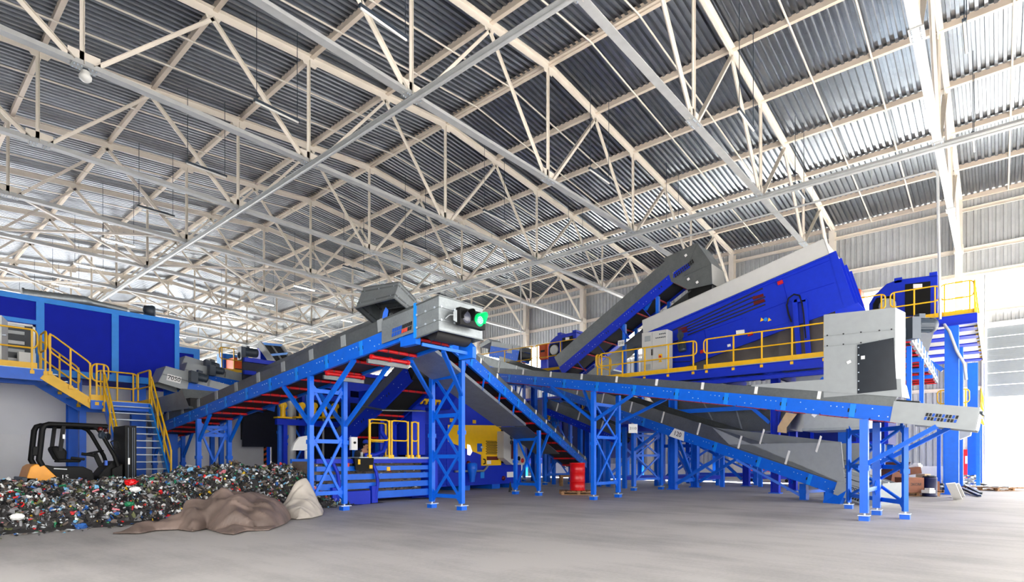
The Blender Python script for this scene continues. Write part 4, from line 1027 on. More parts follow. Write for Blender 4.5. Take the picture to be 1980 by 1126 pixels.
MB().sheet([(25.6, 2.0, 4.9), (25.6, 3.1, 4.9), (25.6, 2.8, 6.0), (25.6, 1.75, 6.0)], .02).build('inclined_panel', LGREY, R1)
R2 = thing('lower_landing', 'small lower landing with yellow railing behind the right blue column', 'landing', (30, 1.5, 0))
MB().box(30.9, .5, 2.95, 35.5, 2.2, 3.05).build('deck', TRACK, R2)
rail_run(R2, (30.95, 1.05, 3.05), (30.95, 1.9, 3.05), 2, 1.2, False); rail_run(R2, (31.2, .55, 3.05), (35.3, .55, 3.05), 6, 1.2)
for (x_, y_) in ((31.5, .65), (35.3, .65), (31.5, 2.0), (35.3, 2.0)): MB().box(x_ - .07, y_ - .07, 0, x_ + .07, y_ + .07, 2.95).build('leg', BLUE, R2)
# far machine platform
R3 = thing('machine_platform', 'far blue platform with yellow railing carrying the left sorting machine', 'platform', (27, 19, 0))
zq = PX(1085, 714, 24.6).z
MB().box(24.6, 15.6, zq - .08, 31, 24, zq).build('deck', TRACK, R3); MB().box(24.55, 15.6, zq - .42, 24.65, 24, zq - .02).build('front_beam', ULTRA, R3)
rail_run(R3, (24.65, 16.2, zq), (24.65, 19.4, zq), 3, 1.5); rail_run(R3, (24.65, 19.8, zq), (24.65, 23.8, zq), 3, 1.5)
for (x_, y_) in ((24.9, 16.2), (24.9, 23.4), (30.6, 16.2), (30.6, 23.4), (24.9, 19.8)): MB().ibeam((x_, y_, 0), (x_, y_, zq - .3), .26, .28, .02, (0, 1, 0)).build('platform_column', BLUE, R3)
# orange units near those machines
for X, px0, py0, px1, py1, lb in ((31.0, 1643, 590, 1664, 556, 'red orange motor unit on the platform behind the right end of the separator'), (29.5, 1041, 697, 1058, 663, 'orange motor unit beside the far left sorting machine')):
    p, q = PX(px0, py0, X), PX(px1, py1, X)
    t = thing('drive_unit', lb, 'drive unit', (X, (p.y + q.y) / 2, p.z))
    b = MB().box(X, q.y, p.z, X + 1.2, p.y, q.z); b.build('unit_housing', ORANGE, t, .12)
    MB().box(X - .02, q.y + .2, p.z + .5, X, p.y - .2, p.z + .62).build('vent_slot', INK, t)
    MB().box(X + .1, q.y + .1, p.z - 1.2, X + 1.1, p.y - .1, p.z).build('pedestal', ULTRA, t)
# silver conveyor bits seen over the traffic light conveyor, far
FC1 = thing('belt_conveyor', 'far silver and blue conveyor below the window band right of the traffic light', 'conveyor', (28, 28, 5), 'belt conveyors')
conveyor(FC1, PX(945, 690, 27), PX(1000, 700, 27), 1.2, .7, .3, 1.4, None, 3, skm=LGREY, joint=False)
MB().prism([PX(930, 672, 27), PX(948, 662, 27), PX(944, 655, 27), PX(926, 668, 27)], (1.2, 0, 0)).build('end_cover', LGREY, FC1)
MB().prism([PX(978, 682, 27), PX(990, 684, 27), PX(990, 669, 27)], (1.2, 0, 0)).build('end_cover', LGREY, FC1)
for px_ in (950, 995): p = PX(px_, 705, 27.4); MB().beam((p.x, p.y, 0), p, .2, .2).build('leg', BLUE, FC1)
# ================================================================== BALER AND BUNKERS
BL_ = thing('baler_press', 'blue baler press with a slatted bale chamber and a yellow service panel', 'baler', (13, 15, 0))
yb0 = 13.6
cx0, cx1 = 7.9, 11.75
zs = [(.14, .34), (.43, .60), (.69, .85), (.94, 1.07), (1.15, 1.27)]
for i, (z0, z1) in enumerate(zs):
    MB().box(cx0, yb0, z0, cx1, yb0 + .1, z1).build('chamber_slat', BLUE if i < 4 else ULTRA, BL_)
    MB().box(cx0, yb0 + 1.3, z0, cx1, yb0 + 1.4, z1).build('chamber_slat', BLUE, BL_)
MB().box(cx0, yb0 + .05, .12, cx1, yb0 + 1.35, .16).build('chamber_floor', ULTRA, BL_)
MB().box(cx1, yb0 - .1, .05, cx1 + .3, yb0 + 1.5, 1.4).build('chamber_frame', ULTRA, BL_)
for x_ in (8.3, 9.55):
    MB().path([(x_ + .1, yb0 - .06, .02), (x_ + .16, yb0 - .1, .3), (x_ + .2, yb0 - .12, .6), (x_ + .16, yb0 - .1, .9), (x_ + .05, yb0 - .06, 1.15)], .05, 6).box(x_, yb0 - .12, .02, x_ + .2, yb0, .5).build('clamp_arm', ULTRA, BL_)
MB().box(8.6, yb0 - .12, .0, 9.5, yb0 + .2, .38).build('base_beam', ULTRA, BL_)
MB().hexa([(9.0, yb0 - .16, .95), (9.55, yb0 - .16, .92), (9.75, yb0 + .1, 1.0), (9.1, yb0 + .1, 1.0), (8.95, yb0 - .16, 1.3), (9.6, yb0 - .14, 1.3), (9.7, yb0 + .1, 1.3), (9.0, yb0 + .1, 1.3)]).build('rubber_flap', BLACK, BL_)
MB().box(9.42, yb0 - .19, 1.0, 9.52, yb0 - .165, 1.1).box(9.05, yb0 - .19, 1.12, 9.12, yb0 - .165, 1.26).build('yellow_sticker', YEL, BL_)
MB().box(10.15, yb0 - .012, .92, 10.27, yb0, 1.04).build('yellow_sticker', YEL, BL_)
MB().box(8.62, yb0 - .14, 1.06, 8.8, yb0 - .12, 1.16).build('red_lamp', RED, BL_)
b = MB()
for k in range(420):
    x, y, z = rnd.uniform(cx0 + .1, cx1 - .1), yb0 + rnd.uniform(.12, .35), rnd.uniform(.18, 1.22)
    b.mt(rnd.randrange(8)); a = V((rnd.uniform(-1, 1), rnd.uniform(-1, 1), rnd.uniform(-1, 1))).normalized(); c = a.cross(V((0, 0, 1)) if abs(a.z) < .9 else V((1, 0, 0))).normalized(); s_ = rnd.uniform(.03, .08)
    b.add([(x, y, z), V((x, y, z)) + a * s_, V((x, y, z)) + a * s_ + c * s_ + V((0, .03, 0)), V((x, y, z)) + c * s_], [(0, 1, 2, 3)])
TRASH = [mat('waste_' + n, c, .35 if i % 2 else .6, var=.2, scale=14) for i, (n, c) in enumerate((('dark_film', (50, 48, 48)), ('grey_film', (132, 132, 134)), ('brown_grey', (106, 94, 86)), ('clear_bottle', (196, 202, 206)), ('blue_bottle', (44, 96, 168)), ('green_bottle', (30, 120, 78)),
         ('red_cap', (206, 36, 40)), ('white_film', (228, 228, 226)), ('light_blue', (110, 170, 206)), ('yellow_cap', (226, 186, 44)), ('pink_film', (206, 120, 130)), ('charcoal', (30, 30, 33)), ('olive', (104, 108, 70))))]
b.build('bale_fill', TRASH, BL_)['kind'] = 'stuff'
MB().box(cx0, yb0 + .36, .18, cx1, yb0 + 1.28, 1.2).build('bale_core', TRASH[2], BL_)
# service deck with yellow railing on the chamber
MB().box(9.2, yb0 - .02, 1.27, cx1 + .2, yb0 + 1.45, 1.33).build('service_deck', TRACK, BL_)
def rr(x0, x1, y=yb0 + .02): return rail_run(BL_, (x0, y, 1.33), (x1, y, 1.33), 2, 1.08, False, .04, .022, YPAN, .1, .0, .45)
rr(9.56, 10.25); rr(10.34, 10.95); rr(11.1, 11.35)
rail_run(BL_, (10.5, 14.93, 1.33), (11.1, 14.93, 1.33), 2, 1.08, False, .04, .022, YPAN, .1, .0, .45)
# upright press frame, doors of mesh, hopper
MB().box(11.75, 14.4, 0, 12.3, 17.0, 3.0).build('press_frame', ULTRA, BL_)
MB().hexa([(11.8, 14.6, 3.0), (13.6, 14.6, 3.0), (13.6, 16.0, 3.0), (11.8, 16.0, 3.0), (11.7, 14.3, 3.7), (13.8, 14.3, 3.7), (13.8, 16.0, 3.7), (11.7, 16.0, 3.7)]).build('feed_hopper', ULTRA, BL_)
for i in range(5): MB().path([(11.9 + .2 * i, 14.4, 3.1), (11.9 + .2 * i, 14.26, 3.22), (12.0 + .2 * i, 14.24, 3.22), (12.06 + .2 * i, 14.3, 3.1)], .05, 6).build('yellow_valve', YPAN, BL_)
MB().sheet([(10.2, 13.9, 2.72), (11.9, 13.9, 2.8), (11.9, 15.0, 2.95), (10.2, 15.0, 2.9)], .03).build('cover_sheet', GALVD, BL_)
MB().box(10.95, 15.0, 1.33, 11.05, 15.1, 3.1).box(11.5, 15.0, 1.33, 11.6, 15.1, 3.1).box(11.05, 15.0, 2.6, 11.5, 15.08, 2.72).build('door_frame', ULTRA, BL_)
def grid_door(x0, x1, y, z0, z1):
    b = MB().box(x0, y, z0, x0 + .04, y + .04, z1).box(x1 - .04, y, z0, x1, y + .04, z1).box(x0, y, z0, x1, y + .04, z0 + .04).box(x0, y, z1 - .04, x1, y + .04, z1)
    n = int((x1 - x0) / .06)
    for i in range(1, n): b.box(x0 + (x1 - x0) * i / n - .005, y + .015, z0, x0 + (x1 - x0) * i / n + .005, y + .025, z1)
    n = int((z1 - z0) / .12)
    for i in range(1, n): b.box(x0, y + .012, z0 + (z1 - z0) * i / n - .006, x1, y + .028, z0 + (z1 - z0) * i / n + .006)
    b.build('mesh_door', ULTRA, BL_)
grid_door(11.06, 11.5, 15.02, 1.33, 2.6); grid_door(12.4, 13.6, 14.7, .3, 2.5)
MB().path([(9.8, 14.2, 1.38), (10.1, 14.1, 1.38), (10.4, 14.1, 1.5), (10.6, 14.2, 1.85), (10.5, 14.35, 2.1)], .07, 8).build('hydraulic_hose', ULTRA, BL_)
# power pack body with yellow doors
ym = 16.0
MB().box(12.3, ym, .2, 19.2, ym + 2.4, 1.15).build('ram_body', ULTRA, BL_)
for x_ in (13.2, 15.6, 17.4, 18.6): MB().box(x_, ym + .1, 0, x_ + .5, ym + 2.2, .2).build('base_foot', BLUE, BL_)
MB().prism([(12.3, ym, 1.15), (19.0, ym, 1.15), (19.0, ym, 2.7), (17.4, ym, 2.75), (16.4, ym, 3.8), (12.3, ym, 3.8)], (0, 2.2, 0)).build('power_pack_housing', ULTRA, BL_)
yp = MB().prism([PY(864, 822, ym - .03), PY(969, 823, ym - .03), PY(969, 900, ym - .03), PY(931, 901, ym - .03), PY(931, 880, ym - .03), PY(864, 853, ym - .03)], (0, .03, 0)).build('yellow_service_panel', YPAN, BL_)
sm = MB()
p0, p1 = PY(940, 852, ym - .045), PY(962.5, 879, ym - .045)
for i in range(11):
    for j in range(7):
        x0 = p0.x + (p1.x - p0.x) * (j + (.5 if i % 2 else 0)) / 7.5; z0 = p1.z + (p0.z - p1.z) * i / 11
        sm.box(x0, ym - .04, z0, x0 + (p1.x - p0.x) / 9.5, ym - .028, z0 + (p0.z - p1.z) / 17)
sm.build('vent_perforation', INK, yp)
p0, p1 = PY(940, 883, ym), PY(962, 890, ym); MB().box(p0.x, ym - .045, p1.z, p1.x, ym - .03, p0.z).build('lower_vent', BULBR, yp)
p0, p1 = PY(921.5, 858, ym), PY(930.5, 874, ym); MB().box(p0.x, ym - .045, p1.z, p1.x, ym - .03, p0.z).build('blue_window', LOGOB, yp)
p0, p1 = PY(940, 891, ym), PY(948, 898, ym); MB().box(p0.x, ym - .045, p1.z, p1.x, ym - .03, p0.z).build('type_plate', PLATE, yp)
for z_ in (833, 892): p = PY(969, z_, ym); MB().box(p.x - .02, ym - .08, p.z - .08, p.x + .08, ym - .02, p.z + .08).build('door_hinge', BLACK, yp)
p = PY(934.5, 893, ym - .06); MB().path([p + V((0, 0, .1)), p + V((.06, -.05, .08)), p + V((.06, -.05, -.08)), p + V((0, 0, -.1))], .03, 6).build('panel_handle', BLACK, yp)
p = PY(931, 865.5, ym - .06); MB().lathe(p, (0, -1, 0), [(.05, 0), (.05, .05), (.02, .06)], 10).build('panel_lock', STEEL, yp)
for px_, py_ in ((905, 896), (973, 925)): p = PY(px_, py_, ym - .01); MB().lathe(p, (0, -1, 0), [(.1, 0), (.1, .05), (.05, .09)], 10).build('red_valve', BULBR, BL_)
p0, p1 = PY(980, 913, ym), PY(994, 923, ym); MB().box(p0.x, ym - .02, p1.z, p1.x, ym, p0.z).build('name_plate', PLATE, BL_)
for px_, py_ in ((873, 813), (917, 816)): p = PY(px_, py_, ym - .01); MB().box(p.x - .09, ym - .02, p.z - .07, p.x + .09, ym, p.z + .07).build('yellow_sticker', YEL, BL_)
MB().path([PY(880, 912, ym - .1), PY(935, 911, ym - .1), PY(940, 906, ym - .1), PY(943, 901, ym - .1)], .045, 8).build('oil_pipe', GALV, BL_)
p0, p1 = PY(929, 913, ym), PY(936, 925, ym); MB().box(p0.x, ym - .015, p1.z, p1.x, ym, p0.z).build('sight_window', SKYB, BL_)
MB().lathe((PY(913, 915, ym - .22).x, ym - .22, .35), (0, 0, 1), [(.1, 0), (.12, .2), (.2, .5), (.2, .72), (.12, .76)], 14).build('oil_tank', BLUE, BL_)
MB().prism([PY(846, 850, ym - .5), PY(868, 858, ym - .5), PY(868, 930, ym - .5), PY(846, 932, ym - .5)], (0, .45, 0)).build('side_box', ULTRA, BL_)
# electric cabinet of the baler
EC = thing('electric_cabinet', 'grey electric cabinet with red handle at the right end of the yellow baler panel', 'cabinet', (19, 15.6, .2))
e0, e1 = PY(974, 834, 15.6), PY(1016, 899, 15.6)
MB().prism([(e0.x, 15.6, e1.z + .3), (e0.x + .55, 15.6, e1.z), (e1.x, 15.6, e1.z), (e1.x, 15.6, e0.z), (e0.x, 15.6, e0.z)], (0, .38, 0)).build('cabinet_body', CABG, EC, .01)
MB().box(e0.x + .5, 15.58, e1.z + .2, e1.x - .06, 15.6, e0.z - .1).build('cabinet_door', CABG, EC)
p = PY(992, 865, 15.56); MB().box(p.x - .08, 15.52, p.z - .5, p.x + .05, 15.6, p.z + .25).build('red_handle', BULBR, EC)
for px_, py_, m_ in ((989, 846, DGREY), (989, 856, DGREY), (1010, 891, RED), (1003, 887, BLACK)): p = PY(px_, py_, 15.57); MB().lathe(p, (0, -1, 0), [(.1, 0), (.1, .02), (.05, .03)], 12).build('gauge' if m_ is DGREY else 'switch_knob', m_, EC)
for z_ in (e1.z + .5, e0.z - .3): MB().box(e0.x + .1, 15.96, z_ - .04, e1.x - .1, 16.02, z_ + .04).build('wall_bracket', DGREY, EC)
# worker standing behind the bale chamber
px_ = PY(707, 862, 15.2)
WK = thing('person', 'worker in blue cap and dark jacket with reflective strips bent behind the baler railing', 'person', (px_.x, 15.2, 0))
hx_, hz = px_.x, 1.80
def skin_body(name, joints, edges, m, parent, sub=2):
    me = bpy.data.meshes.new(name); off = BASE[parent.name]
    me.from_pydata([tuple(V(j[0]) - off) for j in joints], edges, []); me.materials.append(m)
    o = bpy.data.objects.new(name, me); COL.objects.link(o); o.parent = parent; BASE[o.name] = off
    md = o.modifiers.new('skin', 'SKIN'); sv = me.skin_vertices[0].data
    for i, j in enumerate(joints):
        r = j[1]; sv[i].radius = r if isinstance(r, tuple) else (r, r)
    sv[0].use_root = True; md.use_smooth_shade = True
    s = o.modifiers.new('sub', 'SUBSURF'); s.levels = sub; s.render_levels = sub
    return o
def W_(x, y, z): return (hx_ + x, 15.2 + y, z)
jn = [(W_(0, .35, .98), (.16, .12)), (W_(0, .3, 1.2), (.16, .12)), (W_(.0, .18, 1.42), (.19, .12)), (W_(0, .05, 1.56), (.07, .07)), (W_(0, -.02, 1.66), (.075, .085)), (W_(0, -.04, 1.76), (.075, .09)),
      (W_(.2, .14, 1.47), .075), (W_(.3, .0, 1.28), .055), (W_(.14, -.22, 1.22), .042), (W_(.08, -.3, 1.22), .035),
      (W_(-.2, .14, 1.47), .075), (W_(-.3, -.02, 1.28), .055), (W_(-.1, -.24, 1.2), .042), (W_(-.04, -.31, 1.2), .035),
      (W_(.1, .36, .9), .1), (W_(.11, .3, .5), .075), (W_(.11, .36, .1), .055), (W_(.11, .26, .04), .045),
      (W_(-.1, .36, .9), .1), (W_(-.11, .3, .5), .075), (W_(-.11, .36, .1), .055), (W_(-.11, .26, .04), .045)]
ed = [(0, 1), (1, 2), (2, 3), (3, 4), (4, 5), (2, 6), (6, 7), (7, 8), (8, 9), (2, 10), (10, 11), (11, 12), (12, 13), (0, 14), (14, 15), (15, 16), (16, 17), (0, 18), (18, 19), (19, 20), (20, 21)]
bd = skin_body('body', jn, ed, SKIN, WK)
jk = [(W_(0, .35, .9), (.2, .155)), (W_(0, .3, 1.2), (.2, .155)), (W_(.0, .18, 1.42), (.225, .15)), (W_(0, .09, 1.555), (.105, .1)), (W_(.21, .14, 1.47), .095), (W_(.31, .0, 1.28), .075), (W_(.17, -.19, 1.23), .058), (W_(-.21, .14, 1.47), .095), (W_(-.31, -.02, 1.28), .075), (W_(-.13, -.2, 1.21), .058)]
skin_body('jacket', jk, [(0, 1), (1, 2), (2, 3), (2, 4), (4, 5), (5, 6), (2, 7), (7, 8), (8, 9)], CLOTH, WK)
skin_body('trousers', [(W_(0, .36, .94), (.17, .14)), (W_(.1, .36, .86), .12), (W_(.11, .3, .5), .095), (W_(.11, .36, .12), .08), (W_(-.1, .36, .86), .12), (W_(-.11, .3, .5), .095), (W_(-.11, .36, .12), .08)], [(0, 1), (1, 2), (2, 3), (0, 4), (4, 5), (5, 6)], CLOTH, WK)
MB().lathe(W_(0, -.02, 1.76), (0, 0, 1), [(.105, 0), (.108, .05), (.085, .1), (.03, .125)], 14).box(hx_ - .08, 15.2 - .2, 1.765, hx_ + .08, 15.2 - .08, 1.785).build('cap', CAPB, WK)
for s_ in (-1, 1):
    MB().box(hx_ + s_ * .14 - .03, 15.2 - .012, 1.2, hx_ + s_ * .14 + .03, 15.2 + .05, 1.48).build('reflective_strip', REFLT, WK)
MB().box(hx_ - .035, 15.2 - .135, 1.66, hx_ - .015, 15.2 - .11, 1.672).box(hx_ + .015, 15.2 - .135, 1.66, hx_ + .035, 15.2 - .11, 1.672).build('eyes', INK, bd)
MB().prism([(hx_ - .016, 15.2 - .125, 1.615), (hx_ + .016, 15.2 - .125, 1.615), (hx_, 15.2 - .16, 1.62), (hx_, 15.2 - .12, 1.675)], (0, .01, 0)).build('nose', SKIN, bd)
MB().box(hx_ - .028, 15.2 - .128, 1.578, hx_ + .028, 15.2 - .11, 1.588).build('mouth', BULBR, bd)
for s_ in (-1, 1): MB().lathe((hx_ + s_ * .078, 15.2 - .03, 1.66), (s_, 0, 0), [(.03, 0), (.034, .012), (.012, .02)], 10).build('ear', SKIN, bd)
MB().lathe((hx_, 15.2 + .01, 1.66), UP, [(.05, -.03), (.085, .02), (.096, .11)], 14).build('hair', SEATB, WK)
for s_ in (-1, 1):           # small fingers on the baler edge
    for k in range(5):
        x0 = hx_ + s_ * .06 + (k - 2) * .017; MB().path([(x0, 14.90, 1.21), (x0 + s_ * .003, 14.85, 1.20), (x0, 14.82, 1.18 - .004 * abs(k - 2))], .0085, 6).build('finger', SKIN, bd)

# ------------------------------------------------------------------ bunkers below the sorting floor, dark back sheet added to stand for shade
BK = thing('sorting_bunker', 'dark blue bunker frame with mesh bays behind the waste heap', 'bunker', (12, 21, 0))
DKP = mat('bunker_shade_sheet', (18, 22, 44), .6, var=.15)
MB().prism([(9.95, 22.6, 1.75), (11.15, 22.6, 1.75), (11.15, 22.6, .02), (23.5, 22.6, .02), (23.5, 22.6, 5.3), (9.95, 22.6, 5.3)], (0, .1, 0)).build('shade_back_sheet', DKP, BK)  # dark sheet added to hide the bright far hall
for z_ in (4.6, 5.1): MB().box(9.95, 22.45, z_, 23.5, 22.6, z_ + .16).build('upper_rail', ULTRA, BK)
MB().box(11.2, 20.4, 4.1, 23.5, 22.7, 4.3).build('roof_sheet', ULTRA, BK)
for x_ in (11.3, 13.2, 15.1, 17.0, 18.9, 20.8):
    MB().box(x_ - .12, 20.3, .02, x_ + .12, 20.55, 4.1).build('bunker_post', ULTRA, BK)
    MB().box(x_ + .3, 20.2, .02, x_ + .5, 20.4, .9).build('guard_post', BLUE, BK)
for x_ in (11.8, 13.7, 15.6):
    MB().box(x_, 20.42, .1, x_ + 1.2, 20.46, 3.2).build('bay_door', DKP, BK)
    MB().box(x_ + .3, 20.36, .9, x_ + .36, 20.42, 3.0).build('light_strip', LAMPW, BK)
for x_ in (13.4, 16.9, 18.3): MB().beam((11.3, 20.35, 3.7), (22.9, 20.35, 3.7), .1, .24).build('lintel_rail', ULTRA, BK) if x_ == 13.4 else None
for px_, w_ in ((563, .17), (752, .2)):
    p = PY(px_, 850, 19.4); t = thing('grey_post', 'pale grey round post %s of the blue conveyor stand' % ('left' if px_ < 600 else 'right'), 'post', (p.x, 19.4, 0))
    MB().lathe((p.x, 19.4, 0), UP, [(w_ * 1.5, 0), (w_ * 1.5, .02), (w_ * 1.3, .8), (w_, .95), (w_, 3.9)], 14).build('post_shaft', TIEG, t)
for k, px_ in enumerate((547, 583, 607, 627, 648)):
    p = PY(px_, 808, 18.6); t = thing('yellow_bracket', 'yellow upright lifting bracket below the rising conveyor, %s from the left' % ORD[k], 'bracket', p, 'yellow brackets')
    MB().tube(p, p + UP * .42, .09, 10).lathe(p + UP * .42, (0, 1, 0), [(.12, -.07), (.12, .07)], 12).build('bracket_arm', YPAN, t); MB().obox(p, (.26, 0, 0), (0, .15, 0), (0, 0, .025)).build('bracket_plate', YPAN, t)
BR_ = thing('bracket_rail', 'blue overhead rail carrying the yellow brackets under the rising conveyor', 'rail', (13, 18.6, 0))
z_ = PY(547, 808, 18.6).z - .03
MB().beam((9.3, 18.6, z_ - .12), (15.5, 18.6, z_ - .12), .16, .2).build('rail_beam', ULTRA, BR_)
for x_ in (9.6, 15.2): MB().beam((x_, 18.6, 0), (x_, 18.6, z_ - .2), .14, .14).build('rail_post', ULTRA, BR_)
o = MB().box(12.4, 18.9, 1.75, 15.4, 19.0, 1.95).build('guard_bar', ORANGE, BR_)
p = PY(594, 858, 16.5)
o = MB().prism([p + V((-.5, 0, -.22)), p + V((.2, 0, -.22)), p + V((.2, 0, .28)), p + V((-.25, 0, .2)), p + V((-.42, 0, 0))], (0, .1, 0)).build('white_shield', WHITE); tag(o, 'white rounded shield plate behind the left leg of the blue conveyor stand', 'shield')
MB().box(p.x - .05, p.y, 0, p.x + .05, p.y + .08, p.z - .2).build('shield_post', WHITE, o)
# platform high over the bunkers, far left
for (px_, py_, Y, lb) in ((470, 712, 31, 'far platform'),):
    P1 = thing('machine_platform', 'far blue platform with yellow railing above the left silver conveyors', 'platform', (13, 31, 0))
    a, b_ = PY(418, 716, 31), PY(530, 716, 31); z = a.z
    MB().box(a.x, 31, z - .35, b_.x, 34, z).build('deck', SKYB, P1)
    rail_run(P1, (a.x + .3, 31.05, z), ((a.x + b_.x) / 2 + .6, 31.05, z), 4, 1.25, True); rail_run(P1, ((a.x + b_.x) / 2 + 1, 31.05, z), (b_.x - .2, 31.05, z), 3, 1.25, True)
    for x_ in (a.x + .3, b_.x - .3): 
        for y_ in (31.2, 33.8): MB().box(x_ - .12, y_ - .12, 0, x_ + .12, y_ + .12, z - .35).build('platform_column', BLUE, P1)
    t = thing('drive_unit', 'orange machine block on the far left platform behind its yellow railing', 'drive unit', (13.2, 32.2, z))
    c0, c1 = PY(451, 709, 32.2), PY(490, 696, 32.2); MB().box(c0.x, 32.2, z, c1.x, 33.2, c1.z).build('unit_housing', ORANGE, t, .06); MB().box(c0.x + .1, 32.18, z + .3, c1.x - .1, 32.2, z + .4).build('vent_slot', INK, t)
    t = thing('press_machine', 'sky blue machine frame behind the orange block on the far left platform', 'machine', (12, 33.4, z))
    c0, c1 = PY(428, 712, 33.3), PY(480, 690, 33.3); MB().box(c0.x, 33.3, z, c1.x, 33.9, c1.z).build('frame_body', SKYB, t)
    for f in (.1, .5, .9): MB().box(c0.x + (c1.x - c0.x) * f - .08, 33.2, z, c0.x + (c1.x - c0.x) * f + .08, 33.3, c1.z - .1).build('frame_post', BLUE, t)
    t = thing('inclined_screen', 'steep dark inclined screen panel with blue frame behind the rising conveyor', 'screen', (15, 30, z - .5))
    q = [PY(501, 664, 29.5), PY(541, 669, 30.6), PY(566, 706, 29.5), PY(538, 716, 28.4)]
    MB().sheet(q, .1).build('screen_bed', BELT, t)
    MB().beam(q[0], q[3], .14, .3).build('screen_side', TIEG, t); MB().beam(q[1], q[2], .14, .3).build('screen_side', TIEG, t)
    MB().beam(lerp(q[0], q[1], .5), lerp(q[3], q[2], .5), .08, .2).build('screen_rib', TIEG, t)
    for f in (.12, .55): MB().beam(lerp(q[0], q[3], f) + UP * .15, lerp(q[1], q[2], f) + UP * .15, .12, .12).build('cross_bar', SKYB, t)
    motor(t, q[0] + V((-.9, -.2, -.6)), (1, 0, 0), .22, .7)
    MB().hexa([q[0] + V((.2, .1, -2.6)), q[0] + V((1.8, .1, -2.6)), q[0] + V((1.8, 1, -2.6)), q[0] + V((.2, 1, -2.6)), q[0] + V((.1, .1, -.2)), q[0] + V((.5, .1, -.5)), q[0] + V((.5, 1, -.5)), q[0] + V((.1, 1, -.2))]).build('screen_drive_box', ULTRA, t)
    MB().box(q[3].x - .6, 29.2, 0, q[3].x - .3, 29.5, q[3].z).build('leg', BLUE, t); MB().box(q[2].x - .3, 29.8, 0, q[2].x, 30.1, q[2].z).build('leg', BLUE, t)
p = PY(575, 690, 26); t = thing('drum_motor', 'dark cylinder drive just above the rising conveyor edge', 'motor', p)
MB().tube(p, PY(600, 688, 26), .22, 14).build('drum', DGREY, t); MB().box(p.x + .4, 26, p.z - 1.2, p.x + 1.4, 26.6, p.z - .18).build('drum_bracket', BLUE, t)
MB().box(p.x + .7, 26.1, 0, p.x + .9, 26.3, p.z - 1.2).build('leg', BLUE, t)
# ================================================================== LEFT SIDE: CABIN, STAIR, WALLS, FORKLIFT, HEAP
CY = 22.5
cz0, cz1 = 3.9, 6.27
XC1 = PY(347, 650, CY).x
CB = thing('sorting_cabin', 'raised dark blue sorting cabin with light blue frame at the upper left', 'cabin', (3, CY, 0))
MB().box(-2.2, CY + .06, cz0, XC1 - .03, CY + 7, cz1 - .02).build('cabin_body', NAVY, CB)
fr = .14
def bar(x0, z0, x1, z1, n='frame_bar'): MB().box(x0, CY + (.004 if z1 - z0 > 1 else 0), z0, x1, CY + .1, z1).build(n, SKYB, CB)
x1_, x2_ = PY(78, 650, CY).x, PY(223, 650, CY).x
bar(-2.2, cz1 - .14, XC1, cz1 + .02); bar(-2.2, cz0 - .02, XC1, cz0 + .2); bar(XC1 - .15, cz0, XC1, cz1)
bar(x1_ - .1, cz0, x1_ + .1, cz1); bar(x2_ - .1, cz0, x2_ + .1, cz1)
MB().box(XC1 - .1, CY + .1, cz1 - .14, XC1, CY + 7, cz1 + .02).build('frame_bar', SKYB, CB)
zd = PY(35, 625, CY).z
bar(-2.2, zd + .03, x1_, zd + .16)
d0, d1 = PY(12, 650, CY).x, PY(68, 650, CY).x
op = MB().box(d0, CY + .03, cz0 + .02, d1, CY + .055, zd).build('door_opening', DWIN, CB)
for i, z in enumerate((4.0, 4.22, 4.5, 4.75, 5.05, 5.28)): MB().box(d0 + .03, CY + .005, z, d1 - .25, CY + .03, z + .1).build('louvre', TIEG if i % 2 else LGREY, op)
for (a, b_, c_, d_) in ((d1 - .06, cz0, d1, zd), (d0, zd - .06, d1, zd)): MB().box(a, CY - .02, b_, c_, CY + .05, d_).build('door_frame', WHITE, CB)
lf = MB().prism([(d0, CY, cz0), (d0 - .25, CY - .85, cz0), (d0 - .25, CY - .85, zd), (d0, CY, zd)], (.04, -.01, 0)).build('door_leaf', WHITE, CB)
MB().tube((d0 - .2, CY - .75, 4.85), (d0 - .1, CY - .77, 4.85), .03, 8).build('door_handle', STEEL, lf)
bx = MB().box(PY(36, 690, CY - .5).x, CY - .55, cz0, PY(48, 690, CY - .5).x + .25, CY - .25, 4.45).build('notice_board', WHITE); tag(bx, 'small white box standing in the cabin doorway', 'box')
for px_ in (143, 268, 330): 
    p = PY(px_, 800, CY + .6); MB().ibeam((p.x, p.y, .02), (p.x, p.y, cz0), .36, .36, .03, (0, 1, 0)).build('cabin_column', BLUE, CB)
for x_ in (-1.5,): MB().ibeam((x_, CY + .6, .02), (x_, CY + .6, cz0), .36, .36, .03, (0, 1, 0)).build('cabin_column', BLUE, CB)
for x_ in (-1.5, 3, 7.2): MB().ibeam((x_, CY + 6.4, .02), (x_, CY + 6.4, cz0), .36, .36, .03, (0, 1, 0)).build('cabin_column', BLUE, CB)
# duct on the roof
DU = thing('ventilation_duct', 'galvanised ventilation duct lying along the roof of the blue cabin', 'duct', (4, CY + 1, cz1))
q0, q1, q2_, q3 = PY(42, 569, 23.2), PY(165, 583, 23.2), PY(178, 586, 23.2), PY(245, 601, 23.2)
b = MB().tube(q0, q1, .17, 14).tube(q1, q2_, .17, 14, .11).tube(q2_, q3, .11, 12)
n = 14
for i in range(n): p = lerp(q0, q1, i / n); b.tube(p, p + (q1 - q0).normalized() * .03, .178, 14)
b.build('duct_pipe', GALV, DU)
for p in (lerp(q0, q1, .78), q3): MB().tube(V((p.x, p.y, cz1)), p, .1, 12).build('duct_stub', WHITE, DU)
p = PY(292, 603, 23.4); MB().lathe(p, (.9, -.4, .0), [(.1, -.25), (.2, -.2), (.23, .05), (.2, .12), (.05, .14)], 16).build('fan_head', DGREY, DU)
MB().beam(q3 + UP * -.05, p + UP * -.06, .06, .06).build('duct_bracket', DGREY, DU)
